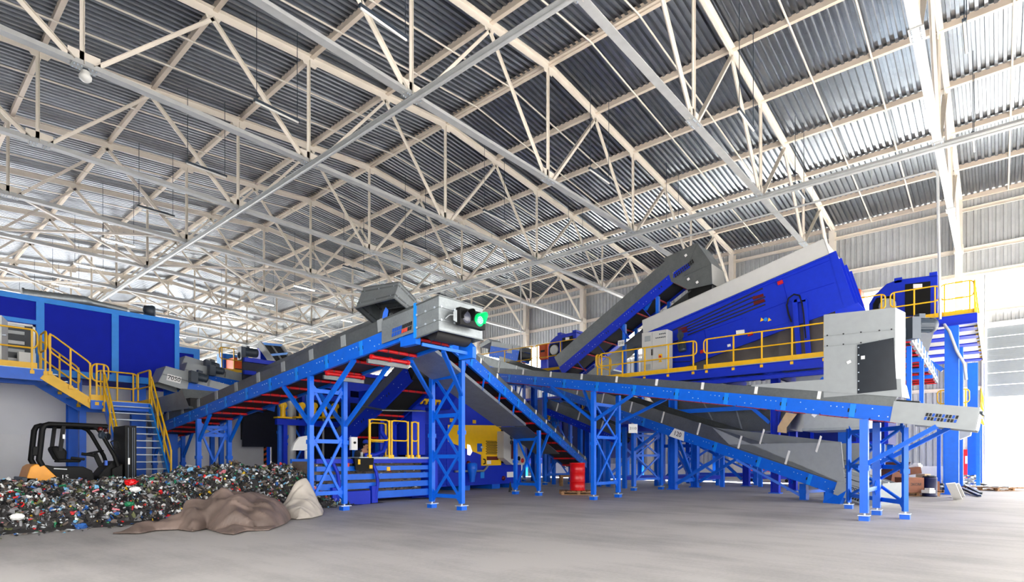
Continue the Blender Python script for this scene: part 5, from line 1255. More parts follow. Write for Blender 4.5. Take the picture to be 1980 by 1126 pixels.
MB().box(q0.x, q0.y - .03, cz1, q0.x + .06, q0.y + .03, q0.z + .2).build('duct_bracket', BLACK, DU)
MB().box(p.x - .05, p.y - .05, cz1, p.x + .05, p.y + .05, p.z).build('duct_bracket', BLACK, DU)
c2 = thing('sorting_cabin', 'second smaller blue cabin just visible beyond the large cabin', 'cabin', (9, 28, 0))
a = PY(385, 677, 28); MB().box(8.2, 28, a.z - 2.6, a.x, 33, a.z).build('cabin_body', NAVY, c2); MB().box(8.2, 27.94, a.z - .25, a.x, 28, a.z + .02).box(a.x - .25, 27.94, a.z - 2.6, a.x, 28, a.z - .25).build('frame_bar', SKYB, c2)
MB().box(8.3, 28.5, 0, 8.6, 28.8, a.z - 2.6).build('cabin_column', BLUE, c2); MB().box(8.3, 32, 0, 8.6, 32.3, a.z - 2.6).build('cabin_column', BLUE, c2)
# landings and stairs
ST = thing('access_stair', 'blue access stair with yellow railing climbing to the cabin door', 'stair', (5, 20.5, 0))
zL, zM = 3.86, 3.06
xl, xm0, xm1 = 3.55, 4.6, 6.22
ya_, yb_ = 20.85, 22.3
MB().box(-2, ya_, zL - .06, xl, yb_, zL).build('upper_landing', TRACK, ST); MB().box(-2, ya_ - .02, zL - .34, xl, ya_ + .06, zL - .02).build('landing_beam', BLUE, ST); MB().box(-2, yb_ - .1, zL - .34, xl, yb_, zL - .06).build('landing_beam', BLUE, ST)
for x_ in (-.5, 1.0, 2.5): MB().box(x_, ya_, zL - .3, x_ + .1, yb_, zL - .06).build('landing_joist', ULTRA, ST)
MB().box(xm0, ya_ - .1, zM - .06, xm1, yb_, zM).build('mid_landing', TRACK, ST); MB().box(xm0, ya_ - .14, zM - .28, xm1, ya_ - .06, zM - .02).build('landing_beam', BLUE, ST); MB().box(xm0, yb_ - .1, zM - .28, xm1, yb_, zM - .06).build('landing_beam', BLUE, ST)
for y_ in (ya_ - .02, yb_ - .08):
    MB().beam((xl - .05, y_, zL - .16), (xm0 + .1, y_, zM - .16), .05, .28).build('stringer', BLUE if y_ > 21 else YEL, ST)
for i in range(4): f = (i + .6) / 4.4; MB().box(xl + (xm0 - xl) * f - .12, ya_, zL + (zM - zL) * f - .03, xl + (xm0 - xl) * f + .14, yb_ - .1, zL + (zM - zL) * f).build('tread', TRACK, ST)
# lower flight toward the camera
yf0, yf1 = ya_ - .12, 18.55
xs0, xs1 = 4.95, 6.15
for x_ in (xs0, xs1): MB().beam((x_, yf0, zM - .1), (x_, yf1, .1), .05, .24).build('stringer', SKYB if x_ == xs1 else BLUE, ST)
nst = 14
for i in range(nst):
    f = (i + .7) / (nst + .2); y = yf0 + (yf1 - yf0) * f; z = zM + (0.02 - zM) * f
    MB().box(xs0 + .03, y - .12, z - .03, xs1 - .03, y + .1, z).build('tread', TRACK, ST)
rail_run(ST, (-1.5, ya_, zL), (xl - .3, ya_, zL), 4, 1.1)
rail_run(ST, (xl, ya_, zL), (xl, ya_ + .6, zL), 2, 1.1, False)
rail_run(ST, (xl + .1, ya_ - .04, zL - .05), (xm0 + .0, ya_ - .04, zM + .02), 3, 1.1, False, .1, ext=.04); rail_run(ST, (xl + .1, yb_ - .1, zL - .05), (xm0 + .0, yb_ - .1, zM + .02), 3, 1.1, False, ext=.04)
rail_run(ST, (xm0 + .15, ya_ - .1, zM), (xs0 - .02, ya_ - .1, zM), 2, 1.1, True)
MB().box(xm0, ya_ - .13, zM, xs0, ya_ - .11, zM + .15).build('toe_board', YEL, ST)
rail_run(ST, (xm0 + .6, yb_ - .05, zM), (xm1 - .1, yb_ - .05, zM), 3, 1.1)
rail_run(ST, (xm1, ya_ + .1, zM), (xm1, yb_ - .2, zM), 2, 1.1)
for x_ in (xs0 - .03, xs1 + .03):
    rail_run(ST, (x_, yf0 - .1, zM - .15), (x_, yf1 + .35, .55), 4, 1.0, False, .2, ext=.0)
for (x_, y_, z_) in ((-1.6, ya_ + .1, zL - .3), (xm0 + .1, yb_ - .1, zM - .25), (xm1 - .1, yb_ - .1, zM - .25), (1.4, ya_ + .15, zL - .3)):
    MB().box(x_ - .09, y_ - .09, 0, x_ + .09, y_ + .09, z_).build('stair_post', BLUE, ST)
# white partition and concrete panels behind
o = MB().box(XLW, 24.3, 0, 10.6, 24.45, 3.85).build('wall_front', mat('white_wall_panel', (236, 237, 240), .7, var=.03, scale=1.2)); struct(o, 'white partition wall below the blue cabin', 'wall')
o = MB().box(10.6, 24.25, 0, 10.72, 24.5, 3.85).build('trim_2', HAZ); struct(o, 'striped edge of the white partition', 'trim')
b = MB().mt(1)
for k in range(16): b.prism([(10.59, 24.24, .1 + .24 * k), (10.73, 24.24, .16 + .24 * k), (10.73, 24.24, .28 + .24 * k), (10.59, 24.24, .22 + .24 * k)], (0, -.01, 0))
PT = thing('concrete_barrier', 'low white concrete barrier with striped end behind the waste heap', 'barrier', (8, 23.7, 0))
xe_ = PY(514, 880, 23.6).x
MB().box(XLW, 23.55, 0, xe_ - .12, 23.75, 2.05).build('barrier_panel', mat('pale_barrier', (238, 238, 240), .7, var=.04, scale=1.5), PT)
b = MB().box(xe_ - .12, 23.54, 0, xe_, 23.76, 2.05); b.mt(1)
for k in range(9): b.prism([(xe_ - .121, 23.53, .06 + .22 * k), (xe_ + .001, 23.53, .12 + .22 * k), (xe_ + .001, 23.53, .22 + .22 * k), (xe_ - .121, 23.53, .16 + .22 * k)], (0, -.008, 0))
b.build('striped_end', [HAZ, ORANGE], PT)
q = PY(420, 915, 17.3); t = thing('block_stack', 'dark grey block pile between the waste heap and the left conveyor legs', 'blocks', (q.x, 17.3, 0))
for i in range(6):
    for j in range(2): MB().box(q.x - .75 + .27 * i, 17.3, .36 * j, q.x - .5 + .27 * i, 17.6, .36 * j + .34).build('block', BRICK, t)
MB().box(q.x - .78, 17.28, .71, q.x + .9, 17.62, .95).build('block', BRICK, t)

# ------------------------------------------------------------------ forklift (faces right), seen from its side
FX, FY = 2.42, 16.25
FK = thing('forklift', 'black and orange forklift parked behind the waste heap, mast at right', 'forklift', (3.3, FY + .5, 0))
def fx(x, y, z): return V((FX + x, FY + y, z * 1.22 if z < 1 else 1.22 + (z - 1) * .80))
def side_prism(poly, y0, y1, name, m, parent=FK, bevel=.02): return MB().prism([fx(x, y0, z) for x, z in poly], (0, y1 - y0, 0)).build(name, m, parent, bevel)
side_prism([(.02, .35), (.0, .62), (.09, .9), (.17, .95), (.32, .95), (.82, .45), (.82, .3), (.1, .28)], 0.02, .98, 'counterweight', FORKO)
side_prism([(-.06, .3), (-.06, .72), (.24, .70), (.2, .3)], .02, .98, 'rear_bumper', DGREY)
side_prism([(.3, .95), (.55, .9), (1.05, .9), (1.22, .82), (1.26, .72), (1.26, .35), (.8, .3), (.8, .45)], .02, .98, 'battery_cover', BLACK)
side_prism([(1.2, .28), (1.2, .42), (1.62, .42), (1.62, .85), (1.85, .95), (1.85, .28)], .05, .95, 'floor_and_cowl', BLACK)
text('15', 'capacity_number', FK.children[2], fx(.7, .015, .70), (1, 0, 0), UP, .15, INKW)
MB().obox(fx(.62, .012, .86), (.12, 0, -.01), (0, .004, 0), (0, 0, .012)).build('model_strip', TIEG, FK)
seat = MB().prism([fx(x, .28, z) for x, z in ((.62, .98), (1.05, .98), (1.08, 1.04), (.66, 1.08))], (0, .46, 0)).build('seat', SEATB, FK, .04)
MB().prism([fx(x, .26, z) for x, z in ((.62, 1.02), (.78, 1.02), (.80, 1.30), (.70, 1.42), (.55, 1.46), (.5, 1.36))], (0, .5, 0)).build('seat_back', SEATB, FK, .05)
MB().prism([fx(x, .22, z) for x, z in ((.85, 1.06), (1.12, 1.02), (1.13, 1.1), (.86, 1.14))], (0, .06, 0)).build('armrest', SEATB, FK, .02)
# overhead guard
for y in (.04, .94):
    g = MB().path([fx(.30, y, .92), fx(.24, y, 1.05), fx(.30, y, 1.9), fx(.34, y, 2.02), fx(.42, y, 2.06), fx(1.52, y, 2.05)], .058, 8).build('guard_post', BLACK, FK)
    MB().path([fx(1.20, y, 2.05), fx(1.32, y, 1.98), fx(1.40, y, 1.84), fx(1.66, y, 1.18), fx(1.74, y, .9)], .045, 8).build('guard_post', BLACK, FK)
    MB().beam(fx(.68, y, 2.04), fx(.62, y, 1.3), .09, .07, (1, 0, 0)).build('guard_post', BLACK, FK)
b = MB().box(FX + .36, FY + .02, 2.03, FX + 1.54, FY + .08, 2.1).box(FX + .36, FY + .92, 2.03, FX + 1.54, FY + .98, 2.1)
for i in range(7): b.box(FX + .42 + .18 * i, FY + .04, 2.035, FX + .46 + .18 * i, FY + .96, 2.085)
b.build('overhead_guard', BLACK, FK)
MB().box(FX + .655, FY - .01, 1.74, FX + .70, FY + .0, 1.84).build('sticker', PLATE, FK)
# steering, dash, mirrors, lamps
MB().beam(fx(1.50, .5, .9), fx(1.38, .5, 1.24), .09, .09).build('steering_column', BLACK, FK)
w = [fx(1.36 + .19 * math.cos(a) * .95, .5 + .19 * math.sin(a), 1.27 + .19 * math.cos(a) * .3) for a in [2 * math.pi * k / 20 for k in range(20)]]
MB().path(w, .017, 8, True).beam(w[0], w[10], .03, .02).beam(w[5], w[15], .03, .02).build('steering_wheel', BLACK, FK)
MB().prism([fx(x, .15, z) for x, z in ((1.36, .7), (1.5, .86), (1.66, 1.02), (1.8, .98), (1.85, .7), (1.55, .5))], (0, .7, 0)).build('dashboard', BLACK, FK, .03)
MB().path([fx(1.05, .2, 1.22), fx(1.2, .2, 1.2), fx(1.32, .2, 1.16)], .035, 8).build('control_lever', BLACK, FK)
MB().box(FX + 1.47, FY + .0, 1.12, FX + 1.52, FY + .1, 1.24).build('cup', LOGOB, FK)
for x, y in ((1.42, -.02), (1.75, .9)):
    l = MB().lathe(fx(x, y, 1.78), (.7, -.7, 0), [(.02, -.1), (.08, -.06), (.09, .0), (.085, .01)], 14)
    l.path([fx(x, y, 1.92), fx(x - .02, y - .0, 1.85)], .012, 6).build('work_lamp', DGREY, FK)
    MB().lathe(fx(x - .05, y, 1.92), UP, [(.05, 0), (.055, .05), (.03, .08)], 10).build('turn_lamp', BULBR, FK)
MB().path([fx(1.62, -.05, 1.62), fx(1.56, -.06, 1.58), fx(1.62, -.08, 1.38), fx(1.74, -.08, 1.38), fx(1.72, -.06, 1.58)], .014, 6, True).build('mirror_frame', BLACK, FK)
MB().prism([fx(x, .0, z) for x, z in ((.12, 1.16), (.22, 1.16), (.24, 1.42), (.13, 1.42))], (0, .1, 0)).build('rear_lamp', BLACK, FK, .02)
# mast
for y in (.18, .8): MB().box(FX + 1.9, FY + y - .06, .1, FX + 2.02, FY + y + .06, 2.1).build('mast_rail', BLACK, FK)
MB().box(FX + 1.88, FY + .0, .25, FX + 2.12, FY + .98, 2.1).build('mast_cover', BLACK, FK)
for x in (1.93, 2.02, 2.06): MB().box(FX + x, FY - .03, .3, FX + x + .02, FY, 2.05).build('mast_channel', DGREY, FK)
MB().box(FX + 1.93, FY - .035, 1.14, FX + 1.97, FY - .03, 1.30).build('sticker', PLATE, FK)
for y in (.28, .7): MB().prism([fx(2.12, y - .05, .12), fx(2.17, y - .05, .06), fx(3.0, y - .05, .05), fx(2.17, y - .05, .6), fx(2.12, y - .05, .6)], (0, .1, 0)).build('fork', DGREY, FK)
MB().box(FX + 2.1, FY + .1, .35, FX + 2.15, FY + .88, .75).build('fork_carriage', BLACK, FK)
for x, y in ((.35, .1), (.35, .9), (1.62, .08), (1.62, .92)):
    r = .22 if x < 1 else .27
    MB().lathe(fx(x, y - .08, r), (0, 1, 0), [(r * .5, 0), (r * .9, .0), (r, .03), (r, .13), (r * .9, .16), (r * .5, .16)], 20).build('wheel', BELT, FK)

# ------------------------------------------------------------------ waste heap: a mound plus thousands of crumpled scraps, one mass
HEAP = MB()
def heap_h(x, y):
    """ridge line from the left foreground to behind the blue conveyor stand"""
    cy = 14.2 + .0 * x + (0 if x < 5 else (x - 5) * .27)
    hw_ = 1.35 + (.0 if x < 5 else .12 * (x - 5))
    top = .86 + .10 * math.sin(x * 1.3) * .4 + (.0 if x < 3 else min(.26, (x - 3) * .09))
    if x > 8.0: top *= max(0, 1 - (x - 8.0) / 2.0)
    d = abs(y - cy) / hw_
    if d >= 1: return 0
    return top * (1 - d ** 2.6) * (.9 + .18 * noise.noise(V((x * 1.7, y * 1.7, 3))) + .12 * noise.noise(V((x * 4.5, y * 4.5, 1))))
nx, ny = 110, 34; x0, x1 = -2.7, 10.4
vs = []
for i in range(nx):
    for j in range(ny):
        x = x0 + (x1 - x0) * i / (nx - 1); y = 12.6 + 4.8 * j / (ny - 1); vs.append(V((x, y, heap_h(x, y))))
HEAP.mt(0).add(vs, [(i * ny + j, (i + 1) * ny + j, (i + 1) * ny + j + 1, i * ny + j + 1) for i in range(nx - 1) for j in range(ny - 1) if max(vs[i * ny + j].z, vs[(i + 1) * ny + j + 1].z, vs[(i + 1) * ny + j].z, vs[i * ny + j + 1].z) > .0])
wts = [24, 15, 17, 9, 3.2, 3, 2.6, 5, 3.6, 1.6, 2, 20, 6]
cnt = 0
while cnt < 26000:
    x = rnd.uniform(x0 + .1, x1 - .1); y = rnd.uniform(12.7, 15.4 if x < 5 else 16.6)
    h = heap_h(x, y)
    if h < .02: continue
    cnt += 1
    p = V((x, y, h + rnd.uniform(-.01, .045))); s_ = rnd.choice((.022, .03, .04, .045, .055, .075)) * rnd.uniform(.7, 1.15)
    a = V((rnd.gauss(0, 1), rnd.gauss(0, 1), rnd.gauss(0, .8))).normalized(); t_ = V((rnd.gauss(0, 1), rnd.gauss(0, 1), rnd.gauss(0, 1))); b_ = (t_ - a * t_.dot(a)).normalized(); n_ = a.cross(b_)
    HEAP.mt(rnd.choices(range(13), wts)[0])
    if rnd.random() < .16:                # crushed bottle
        HEAP.tube(p - a * s_, p + a * s_ * .8, s_ * .42, 6, s_ * .3)
    else:                                  # crumpled film: a bent fan of facets
        k = rnd.choice((5, 6, 7)); ring = []
        for i in range(k):
            an = 2 * math.pi * i / k; rr_ = s_ * rnd.uniform(.6, 1.3)
            ring.append(p + a * math.cos(an) * rr_ + b_ * math.sin(an) * rr_ * .8 + n_ * s_ * rnd.uniform(-.45, .45))
        HEAP.add([p + n_ * s_ * rnd.uniform(-.2, .5)] + ring, [(0, 1 + i, 1 + (i + 1) % k) for i in range(k)])
hp = HEAP.build('plastic_waste_heap', TRASH); tag(hp, 'long heap of mixed dark plastic waste along the left floor', 'waste heap', None, 'stuff')
# scattered scraps at the foot of the heap
sc_ = MB()
for k in range(260):
    x = rnd.uniform(-.5, 8.8); y = (12.55 if x < 5 else 12.7 + (x - 5) * .22) + rnd.gauss(0, .18); p = V((x, y, .015)); s_ = rnd.uniform(.02, .06)
    sc_.mt(rnd.choices(range(13), wts)[0]); kk = 5; ring = []
    for i in range(kk):
        an = 2 * math.pi * i / kk + rnd.random(); r_ = s_ * rnd.uniform(.6, 1.3); ring.append(p + V((math.cos(an) * r_, math.sin(an) * r_, rnd.uniform(-.012, .02))))
    sc_.add([p + UP * .02] + ring, [(0, 1 + i, 1 + (i + 1) % kk) for i in range(kk)])
o = sc_.build('litter_scraps', TRASH); tag(o, 'loose plastic scraps strewn along the foot of the heap', 'litter', None, 'stuff')
# a few pieces one can pick out
for (px_, py_, m_, lb, nm, s_) in ((253, 933, DRUM, 'bright red crumpled bag on top of the heap left of the stair', 'crumpled_bag', .09), (262, 947, WHITE, 'white crumpled bag just under the bright red one', 'crumpled_bag', .08), (33, 1000, WHITE, 'white crumpled bag low on the heap at the far left', 'crumpled_bag', .085), (250, 975, TRASH[5], 'green crushed bottle in the heap face below the red bag', 'crushed_bottle', .07), (157, 1018, TRASH[4], 'blue crumpled bag at the foot of the heap', 'crumpled_bag', .075), (325, 1000, DRUM, 'red crumpled bag low in the heap left of the tarpaulin', 'crumpled_bag', .075)):
    y_ = {933: 13.55, 947: 13.3, 1000: 12.95, 975: 13.05, 1018: 12.75}[py_]; p = PY(px_, py_, y_)
    me = bmesh.new(); bmesh.ops.create_icosphere(me, subdivisions=3, radius=1)
    for v in me.verts: v.co *= (1 + .35 * noise.noise(v.co * 2.2 + V((px_, py_, 0)))); v.co = V((v.co.x * s_ * 1.2, v.co.y * s_ * .8, v.co.z * s_ * .72))
    md = bpy.data.meshes.new(nm); me.to_mesh(md); me.free(); md.materials.append(m_)
    o = bpy.data.objects.new(nm, md); COL.objects.link(o); o.location = p; BASE[o.name] = p; tag(o, lb, 'bag' if 'bag' in nm else 'bottle')
# ------------------------------------------------------------------ tarpaulins in front
def tarp(name, outline, hf, m, label, cat, n=70, z0=.012, seed=1, th=.02):
    """draped cloth: outline is a floor polygon, hf(u) the lift above the floor"""
    pts = [V(p) for p in outline]; xs = [p.x for p in pts]; ys = [p.y for p in pts]
    def inside(x, y):
        c = False; j = len(pts) - 1
        for i in range(len(pts)):
            a, b_ = pts[i], pts[j]
            if (a.y > y) != (b_.y > y) and x < (b_.x - a.x) * (y - a.y) / (b_.y - a.y + 1e-12) + a.x: c = not c
            j = i
        return c
    def edge_d(x, y):
        q = V((x, y)); dm = 9
        for i in range(len(pts)):
            a, b_ = V((pts[i].x, pts[i].y)), V((pts[i - 1].x, pts[i - 1].y)); ab = b_ - a; t_ = max(0, min(1, (q - a).dot(ab) / max(1e-9, ab.dot(ab)))); dm = min(dm, (a + ab * t_ - q).length)
        return dm
    def snap(x, y):
        q = V((x, y)); best = None
        for i in range(len(pts)):
            a, b_ = V((pts[i].x, pts[i].y)), V((pts[i - 1].x, pts[i - 1].y)); ab = b_ - a; t_ = max(0, min(1, (q - a).dot(ab) / max(1e-9, ab.dot(ab)))); c = a + ab * t_
            if best is None or (c - q).length < (best - q).length: best = c
        return best.x, best.y
    nx = n; ny = max(8, int(n * (max(ys) - min(ys)) / (max(xs) - min(xs)))); gx = (max(xs) - min(xs)) / nx; gy = (max(ys) - min(ys)) / ny
    idx = {}; vs = []; fs = []
    def vid(i, j):
        if (i, j) not in idx:
            x, y = min(xs) + gx * i, min(ys) + gy * j; e = edge_d(x, y) if inside(x, y) else 0
            if e == 0: x, y = snap(x, y)
            idx[(i, j)] = len(vs); nn = noise.noise(V((x * 3.1, y * 3.1, seed))); n2 = noise.noise(V((x * 8, y * 8, seed + 5))); rd = 1 - abs(noise.noise(V((x * 2.2 + y * 1.1, y * 3.3, seed + 9))))
            vs.append(V((x, y, z0 + hf(x, y, min(1, e / .42)) * (1 + .14 * nn) + .07 * (rd ** 5) * min(1, e / .2) + .008 * n2 * min(1, e / .1))))
        return idx[(i, j)]
    for i in range(nx):
        for j in range(ny):
            x, y = min(xs) + gx * (i + .5), min(ys) + gy * (j + .5)
            if inside(x, y) or any(inside(min(xs) + gx * a, min(ys) + gy * b_) for a in (i, i + 1) for b_ in (j, j + 1)): fs.append((vid(i, j), vid(i + 1, j), vid(i + 1, j + 1), vid(i, j + 1)))
    b = MB().add(vs, fs, True); o = b.build(name, m); md = o.modifiers.new('cloth', 'SOLIDIFY'); md.thickness = th; md.offset = 1
    return tag(o, label, cat)
def blob(q, c, rx, ry, ang):
    d = V((q[0] - c.x, q[1] - c.y)); ca, sa = math.cos(ang), math.sin(ang); a = (d.x * ca + d.y * sa) / rx; b = (-d.x * sa + d.y * ca) / ry
    return max(0, 1 - (a * a + b * b))
ol = [PF(218, 1034), PF(270, 1034), PF(300, 1028), PF(345, 1026), PF(372, 1030), PF(400, 1024), PF(430, 1034), PF(452, 1036), PF(475, 1029), PF(520, 1027), PF(552, 1014), PF(562, 1004), PF(556, 997), PF(520, 995), PF(470, 996), PF(420, 1003), PF(350, 1012), PF(290, 1023)]
cA, cB = PF(490, 1011), PF(380, 1019)
dirr = (PF(540, 985) - PF(300, 1025)); angr = math.atan2(dirr.y, dirr.x)
def h1(x, y, e):
    w_ = noise.noise(V((x * .9, y * .9, 2))) * .8
    a = ((x - cA.x) * -math.sin(angr + .5) + (y - cA.y) * math.cos(angr + .5)) * 5.0 + w_ * 2.2
    f = .05 * math.sin(a) + .03 * math.sin(a * 2.3 + 1)
    return (.40 * blob((x, y), cA, 1.45, 1.05, angr) ** .32 + .16 * blob((x, y), cB, 1.4, .4, angr) ** .7 + .05 + f * 1.15) * math.sin(e * math.pi / 2) ** .7
tarp('tarpaulin', ol, h1, TARPB, 'crumpled brown tarpaulin lying in front of the waste heap', 'tarpaulin', 130, seed=3)
ol2 = [PF(546, 1003), PF(575, 1006), PF(600, 1004), PF(622, 998), PF(624, 991), PF(606, 987), PF(585, 985), PF(562, 987), PF(545, 992), PF(538, 998)]
cC, cD = PF(592, 995), V((6.66, 12.1, 0))
def h2(x, y, e):
    a = (x * .6 + y * 1.1) * 6 + noise.noise(V((x * 1.4, y * 1.4, 8))) * 4
    return (.36 * blob((x, y), cC, 1.2, 1.1, 0) ** .6 + .24 * blob((x, y), cD, .4, .4, 0) ** 1.1 + .05 + .06 * math.sin(a) + .03 * math.sin(a * 2.1 + x * 3)) * math.sin(e * math.pi / 2) ** .7
tarp('sack_cloth', ol2, h2, TARPW, 'pale grey sack cloth bunched against the foot of the blue conveyor stand', 'cloth', 80, seed=11)
bgp = MB().sheet([PF(500, 976) + UP * .06, PF(560, 966) + UP * .06, PF(655, 964) + UP * .06, PF(655, 974) + UP * .06, PF(540, 984) + UP * .06], .02).build('grey_sheet', TIEG); tag(bgp, 'thin grey sheet strip lying between heap and sack cloth', 'sheet')
# ================================================================== FLOOR ITEMS AT CENTRE AND RIGHT
def pallet(name, loc, w, d, ang, label, m=WOOD, group=None):
    t = thing(name, label, 'pallet', loc, group); c = V(loc); ax = V((math.cos(ang), math.sin(ang), 0)); ay = V((-ax.y, ax.x, 0))
    for i in range(7): MB().obox(c + ax * (w * ((i + .5) / 7 - .5)) + UP * .125, ax * w * .055, ay * d / 2, UP * .011).build('deck_board', m, t)
    for k in (-1, 0, 1):
        MB().obox(c + ay * (d * .45 * k) + UP * .102, ax * w / 2, ay * .045, UP * .011).build('stringer_board', m, t)
        MB().obox(c + ay * (d * .45 * k) + UP * .012, ax * w / 2, ay * .045, UP * .011).build('bottom_board', m, t)
        for j in (-1, 0, 1): MB().obox(c + ay * (d * .45 * k) + ax * (w * .45 * j) + UP * .057, ax * .05, ay * .045, UP * .034).build('block', m, t)
    return t
dp = PF(1127, 957); dp2 = V((dp.x + .1, dp.y + .3, 0))
pallet('wooden_pallet', dp2, 1.25, 1.0, -.87, 'wooden pallet under the red drum')
D_ = thing('steel_drum', 'red steel drum standing on a pallet beside the blue stand', 'drum', dp2 + UP * .137)
c = dp2 + UP * .137
MB().lathe(c, UP, [(.262, 0), (.285, .01), (.285, .02), (.272, .03), (.272, .31), (.283, .325), (.283, .34), (.272, .355), (.272, .64), (.283, .655), (.283, .67), (.272, .685), (.272, .96), (.285, .97), (.285, .99), (.27, .99), (.265, .965), (.0, .965)], 28).build('drum_shell', DRUM, D_)
MB().tube(c + V((.13, .05, .965)), c + V((.13, .05, .99)), .035, 10).build('bung_cap', STEEL, D_)
sp_ = PF(1101, 940); t = thing('wooden_trestle', 'small wooden trestle on the floor behind the red drum', 'trestle', sp_)
MB().obox(sp_ + UP * .45, (.35, -.3, 0), (.2, .2, 0), (0, 0, .05)).build('trestle_top', WOOD, t)
for i, j in ((-1, -1), (1, -1), (1, 1), (-1, 1)): p = sp_ + V((.3, -.26, 0)) * i + V((.15, .15, 0)) * j; MB().beam(p, p + UP * .42, .09, .09).build('leg', WOOD, t)
o = MB().hexa([PF(983 + 0, 952), PF(991, 952), PF(989, 950), PF(985, 950), PF(986, 951.5) + UP * .4, PF(987, 951.5) + UP * .4, PF(987, 951) + UP * .4, PF(986, 951) + UP * .4]).build('dark_cone', BELT); tag(o, 'small dark broken cone on the floor by the conveyor leg', 'cone')
# carton pile on pallets, right
def carton(c, ax, w, d, h, lb, m=CARD, open_=False, tilt=0., group='brown cartons on the right pallets'):
    c = V(c); t = thing('cardboard_box', lb, 'box', c, group)
    x = V((math.cos(ax), math.sin(ax), 0)); y = V((-x.y, x.x, 0)); z = (UP + x * tilt).normalized(); x = (x - z * x.dot(z)).normalized()
    MB().obox(c + z * h / 2, x * w / 2, y * d / 2, z * h / 2).build('box_body', m, t)
    if open_:
        for s_ in (-1, 1): MB().obox(c + z * (h + .05) + x * s_ * (w / 2 + .06), (x * s_ + z).normalized() * .12, y * d / 2, (z - x * s_).normalized() * .004).build('box_flap', m, t)
    else: MB().obox(c + z * (h + .002), x * w / 2, y * .03, z * .002).build('packing_tape', CARDL, t)
    return t, x, y, z
VIEW = math.atan2(-.7576, .6527)            # boxes roughly face the hall
p1 = PF(1752, 958); p2 = PF(1810, 952)
pallet('wooden_pallet', p1, 1.5, 1.2, VIEW, 'wooden pallet under the brown cartons at right')
pallet('wooden_pallet', p2, 1.0, .9, VIEW, 'wooden pallet with scrap in front of the big blue column')
def at(px_, py_, h): v = PF(px_, py_); v.z = h; return v
t, x, y, z = carton(at(1758, 960, .14), VIEW + .1, .60, .55, .50, 'widest brown carton, dark lettering, at the front of the pallet')
text('\u042d\u041a\u041e\u041c', 'lettering', t, at(1758, 960, .14) - y * .279 + UP * .27, x, UP, .13, INK)
carton(at(1800, 957, .14), VIEW - .1, .34, .4, .34, 'low brown carton at the right end of the carton pile')
carton(at(1724, 950, .14), VIEW + .2, .75, .6, .60, 'tall tilted brown carton at the left of the pile', tilt=.22, open_=True)
carton(at(1762, 950, .66), VIEW - .3, .55, .5, .26, 'crushed brown carton lying on top of the pile', tilt=-.15)
carton(at(1785, 952, .14), VIEW + .3, .3, .35, .55, 'pale narrow carton standing between the brown boxes', m=CARDL)
carton(at(1735, 940, .02), VIEW + .5, .8, .6, .95, 'brown carton at the back of the pile, flaps open', open_=True)
for i, (px_, py_, h_, a_, lb, w_) in enumerate(((1800, 953, .49, .3, 'grey metal profile offcut lying on the low carton', .4), (1815, 955, .14, 1.1, 'flat silver bracket stack on the scrap pallet', .4), (1795, 962, .14, -.6, 'pale plastic lump at the front edge of the scrap pallet', .25), (1822, 950, .14, .9, 'dark metal offcut at the back of the scrap pallet', .4), (1772, 949, .93, -.2, 'white folded sheet on top of the carton pile', .4))):
    b = MB(); ax_ = V((math.cos(a_), math.sin(a_), 0)); c = at(px_, py_, h_ + .05)
    b.obox(c, ax_ * w_ / 2, V((-ax_.y, ax_.x, 0)) * .14, UP * .05).obox(c + UP * .08 + ax_ * .05, ax_ * w_ * .4, V((-ax_.y, ax_.x, 0)) * .09, UP * .03)
    tag(b.build('metal_offcut' if i not in (2, 4) else ('plastic_lump' if i == 2 else 'folded_sheet'), [GALV, LGREY, WHITE, DGREY, WHITE][i]), lb, 'offcut' if i not in (2, 4) else ('lump' if i == 2 else 'sheet'))
t = thing('blue_drum', 'dark blue drum between the cartons and the big blue column', 'drum', (23.6, 1.75, 0)); MB().lathe((23.6, 1.75, 0), UP, [(.2, 0), (.22, .02), (.21, .05), (.21, .6), (.22, .63), (.2, .65)], 20).build('drum_shell', mat('navy_drum', (10, 18, 60), .4, spec=.3), t); MB().lathe((23.6, 1.75, .65), UP, [(.2, 0), (.19, .03), (.01, .03)], 20).build('drum_lid', BLACK, t)
# leaning white planks by the column, scrap metal, far pallet, red cabinet
for k, (a, b_) in enumerate(((PF(1852, 967), PX(1838, 935, 20.5)), (PF(1858, 962), PX(1846, 936, 21.4)))):
    o = MB().beam(a + UP * .02, b_, .22, .03, (1, 0, 0)).build('white_plank', WHITE); tag(o, 'white plank leaning on the big blue column, %s of two' % ('front' if k == 0 else 'rear'), 'plank', 'leaning white planks')
SCR = [(1862, 950, 1898, 962, 'long silver rail lying slanted right of the leaning planks'), (1868, 944, 1900, 957, 'second silver rail parallel to the slanted one'), (1880, 938, 1925, 943, 'pale rail lying flat toward the far pallet')]
for (a, b_, c_, d_, lb) in SCR:
    p, q = PF(a, b_), PF(c_, d_); o = MB().chan(p + UP * .12, q + UP * .05, .1, .08, .01).build('metal_rail', GALV); tag(o, lb, 'rail')
o = MB()
for k in range(60):
    p = PF(rnd.uniform(1850, 1885), rnd.uniform(936, 946)); s_ = rnd.uniform(.06, .18); a_ = rnd.uniform(0, 3.1); ax_ = V((math.cos(a_), math.sin(a_), rnd.uniform(-.4, .4))).normalized(); y_ = ax_.cross(UP).normalized()
    o.mt(rnd.randrange(3)).obox(p + UP * (rnd.uniform(.05, .45)), ax_ * s_, y_ * s_ * .5, ax_.cross(y_) * .02)
tag(o.build('scrap_pile', [GALV, LGREY, GALVD]), 'small pile of grey scrap metal at the foot of the second blue column', 'scrap', None, 'stuff')
p3 = PF(1925, 948); pallet('wooden_pallet', p3, 1.8, 1.4, -.6, 'weathered pallet lying near the open door')
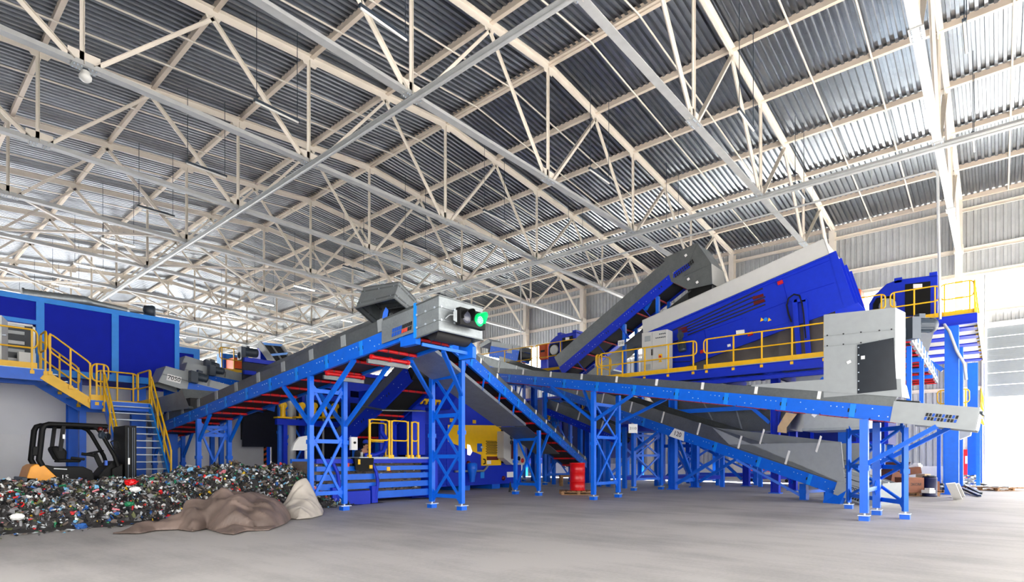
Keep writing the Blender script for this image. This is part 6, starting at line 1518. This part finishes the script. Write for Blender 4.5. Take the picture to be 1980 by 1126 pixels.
for k in range(3):
    o = MB().beam(p3 + V((-.7, -.3 + .3 * k, .16)), p3 + V((.8, -.5 + .3 * k, .16)), .2, .05).build('plank', TIEG); tag(o, 'grey board lying on the pallet near the open door, %s from the front' % ORD[2 - k], 'plank', 'boards on the far pallet')
rc = PF(1874, 934); t = thing('fire_cabinet', 'red fire cabinet standing by the bright wall at right', 'cabinet', (rc.x, rc.y, 0)); z_ = 1.75
MB().box(rc.x, rc.y - .33, .02, rc.x + .5, rc.y + .33, z_).build('cabinet_body', DRUM, t); dd = MB().box(rc.x - .02, rc.y - .3, .08, rc.x, rc.y + .3, z_ - .06).build('cabinet_door', DRUM, t); MB().box(rc.x - .05, rc.y - .24, .8, rc.x - .02, rc.y - .2, .95).build('door_handle', STEEL, dd)
MB().box(rc.x - .03, rc.y - .12, 1.0, rc.x - .022, rc.y + .16, 1.4).build('notice_plate', PLATE, dd)
pp = PX(1904, 735, 36.5); o = MB().path([(pp.x, pp.y, 0), (pp.x, pp.y, 10.4)], .04, 8).build('down_pipe', PIPEG); tag(o, 'thin grey upright pipe just left of the sectional door', 'pipe')
# red racks and carts far under the separator
for i, (x_, y_) in enumerate(((33, 9.5), (34.5, 7.5))):
    t = thing('trolley_rack', ('low red and blue trolley rack far under the separator', 'second low trolley rack nearer the window wall')[i], 'trolley', (x_, y_, 0))
    MB().box(x_ - .5, y_ - 1.0, .55, x_ + .5, y_ + 1.0, .65).build('rack_tray', RED, t); MB().box(x_ - .5, y_ - 1, 1.2, x_ + .5, y_ + 1, 1.26).build('rack_shelf', BLUE, t)
    for a in (-.45, .45):
        for b_ in (-.9, .9): MB().box(x_ + a - .04, y_ + b_ - .04, .16, x_ + a + .04, y_ + b_ + .04, 1.26).build('leg', BLUE, t); MB().lathe((x_ + a - .03, y_ + b_, .08), (1, 0, 0), [(.08, 0), (.08, .06)], 12).build('caster', BLACK, t)
# pale outlet hood under the silver head at right
hh = [PX(1846, 828, 26.5), PX(1878, 833, 26.5), PX(1876, 842, 26.5), PX(1855, 850, 26.5)]
o = MB().prism(hh, (.9, 0, 0)).build('outlet_hood', LGREY); tag(o, 'pale outlet hood on the big blue column below the silver conveyor head', 'hood')

# ------------------------------------------------------------------ more machinery below the far platform
LC = thing('belt_conveyor', 'small dark skirted conveyor low behind the middle stand, left of the number plate', 'conveyor', (24, 15, 0), 'belt conveyors')
conveyor(LC, PD(1052, 800, 27.5), PD(1190, 858, 24.5), 1.0, .3, .42, 1.4, 1.4, 4, m=ULTRA, clipw=.07, rib=WHITE, skm=GALVD, joint=False)
for px_, py_, d_ in ((1075, 815, 27.2), (1165, 850, 25.2)):
    p = PD(px_, py_, d_) + V((.3, .35, 0)); MB().beam((p.x, p.y, 0), (p.x, p.y, p.z), .14, .14).build('leg', BLUE, LC)
SP = thing('service_platform', 'low service platform with orange yellow railing below the crossing conveyor', 'platform', PD(1090, 806, 29.5))
a, b_ = PX(1062, 806, 22.6), PX(1124, 806, 22.6)
a, b_ = PD(1062, 806, 29.8), PD(1126, 806, 28.6); b_.z = a.z
MB().obox((a + b_) / 2 - UP * .12 + V((.6, .5, 0)), (b_ - a) / 2, V((.55, .5, 0)), UP * .1).build('deck', BLUE, SP)
rail_run(SP, a, lerp(a, b_, .42), 2, .62); rail_run(SP, lerp(a, b_, .5), b_, 3, .62)
for p in (a, b_): MB().beam((p.x + .4, p.y + .4, 0), (p.x + .4, p.y + .4, a.z - .2), .2, .2).build('platform_column', BLUE, SP)
def steel_table(label, p, q, z, px=True):
    p, q = V(p), V(q); t = thing('support_frame', label, 'frame', (p + q) / 2, 'blue support frames under the far platform')
    d = (q - p).normalized(); n = V((d.y, -d.x, 0))
    for e in (p, q):
        for s_ in (0, 1.5):
            f = e + n * s_; MB().beam((f.x, f.y, .02), (f.x, f.y, z), .16, .16).build('leg', BLUE, t)
    for h in (z - .08, .45): MB().beam(p + UP * h, q + UP * h, .1, .16).build('frame_rail', BLUE, t); MB().beam(p + n * 1.5 + UP * h, q + n * 1.5 + UP * h, .1, .16).build('frame_rail', ULTRA, t)
    MB().beam(p + UP * .5, q + UP * (z - .2), .08, .1).build('brace', BLUE, t); MB().beam(p + UP * (z - .2), q + UP * .5, .08, .1).build('brace', BLUE, t)
    MB().obox((p + q) / 2 + n * .75 + UP * (z + .06), (q - p) / 2, n * .8, UP * .06).build('top_plate', ULTRA, t)
    return t
steel_table('blue braced frame standing on the floor left of the heavy platform columns', (21.9, 13.2, 0), (24.0, 11.9, 0), 2.6)
steel_table('blue braced frame on the floor between the heavy platform columns', (25.2, 11.8, 0), (26.2, 9.9, 0), 2.2)
steel_table('lower blue braced frame behind the falling conveyor with number 120', (27.5, 8.6, 0), (28.5, 6.4, 0), 1.9)
t5 = steel_table('farthest blue braced frame toward the window wall', (28.8, 12.5, 0), (30.2, 9.5, 0), 2.4)
for px_, py_, d_, bd, nm in ((1224, 829, 24.2, '7050', 'a'),):
    p = PD(px_, py_, 21.4); o = MB().obox(p, RT * .17, FW * .01, UP * .17).build('hanging_plate', PLATE); tag(o, 'small white numbered plate hanging left of the falling conveyor', 'plate'); text('2110', 'number', o, p - FW * .014, RT, UP, .13, INK)
p = PD(1412, 876, 22.8); o = MB().obox(p, RT * .1, FW * .01, UP * .16).build('hanging_tag', PLATE); tag(o, 'white paper tag on the blue column right of number 120', 'tag')

# large dark blue machine bodies added to fill bright gaps below the far platforms
def lower_body(label, x0, y0, x1, y1, z0, z1, n):
    t = thing('gap_filler_body', label, 'machine', ((x0 + x1) / 2, (y0 + y1) / 2, 0))
    MB().box(x0, y0, z0, x1, y1, z1).build('body_shell', DKB, t)
    for i in range(n + 1):
        y = y0 + (y1 - y0) * i / n; MB().box(x0 - .06, y - .07, z0, x0, y + .07, z1).build('body_rib', ULTRA, t)
    for z in (z0 + .06, z1 - .06): MB().box(x0 - .05, y0, z - .06, x0, y1, z + .06).build('body_rail', ULTRA, t)
    for x_ in (x0 + .2, x1 - .2):
        for y_ in (y0 + .2, y1 - .2): MB().box(x_ - .12, y_ - .12, 0, x_ + .12, y_ + .12, z0).build('leg', BLUE, t)
    return t
DKB = mat('deep_blue_filler_paint', (6, 26, 104), .5, spec=.3)
lower_body('added dark blue machine body filling the bright gap below the far left sorting machine', 26.6, 16.6, 30.2, 23.0, 1.3, 4.9, 5)
lower_body('added dark blue machine body filling the bright gap behind the heavy walkway columns', 28.6, 3.6, 31.6, 12.2, 1.9, 4.3, 6)
lower_body('added dark blue machine body filling the bright gap far behind the red drum', 30.5, 25, 34, 33, .9, 4.6, 6)
# ================================================================== LIGHT: bright overcast sky, sun side beyond the window wall
w = bpy.data.worlds.new('sky'); SC.world = w; w.use_nodes = True
nt = w.node_tree; bg = nt.nodes['Background']
tc = nt.nodes.new('ShaderNodeTexCoord'); sx = nt.nodes.new('ShaderNodeSeparateXYZ'); nt.links.new(tc.outputs['Generated'], sx.inputs[0])
def mrange(sock, a, b, c, d):
    m = nt.nodes.new('ShaderNodeMapRange'); m.interpolation_type = 'SMOOTHSTEP'
    for n_, v_ in (('From Min', a), ('From Max', b), ('To Min', c), ('To Max', d)): m.inputs[n_].default_value = v_
    nt.links.new(sock, m.inputs['Value']); return m.outputs['Result']
sunny = mrange(sx.outputs['X'], -.1, .9, 5.6, 9.0)
ad = nt.nodes.new('ShaderNodeMath'); ad.operation = 'ADD'
far = mrange(sx.outputs['Y'], .3, .98, 0, 12.0); nt.links.new(sunny, ad.inputs[0]); nt.links.new(far, ad.inputs[1])
nt.links.new(ad.outputs[0], bg.inputs['Strength']); bg.inputs['Color'].default_value = (1.0, .985, .965, 1)
SC.cycles.use_denoising = True
SC.cycles.max_bounces = 7; SC.cycles.diffuse_bounces = 4; SC.cycles.glossy_bounces = 4; SC.cycles.transparent_max_bounces = 8
SC.cycles.caustics_reflective = False; SC.cycles.caustics_refractive = False
SC.view_settings.exposure = .2

sl = bpy.data.lights.new('sun', 'SUN'); sl.energy = 80; sl.angle = .03; sl.color = (1, .96, .9)
so_ = bpy.data.objects.new('sun', sl); COL.objects.link(so_); so_.rotation_euler = V((-.62, .25, -.78)).to_track_quat('-Z', 'Y').to_euler(); so_.location = (60, 0, 60)
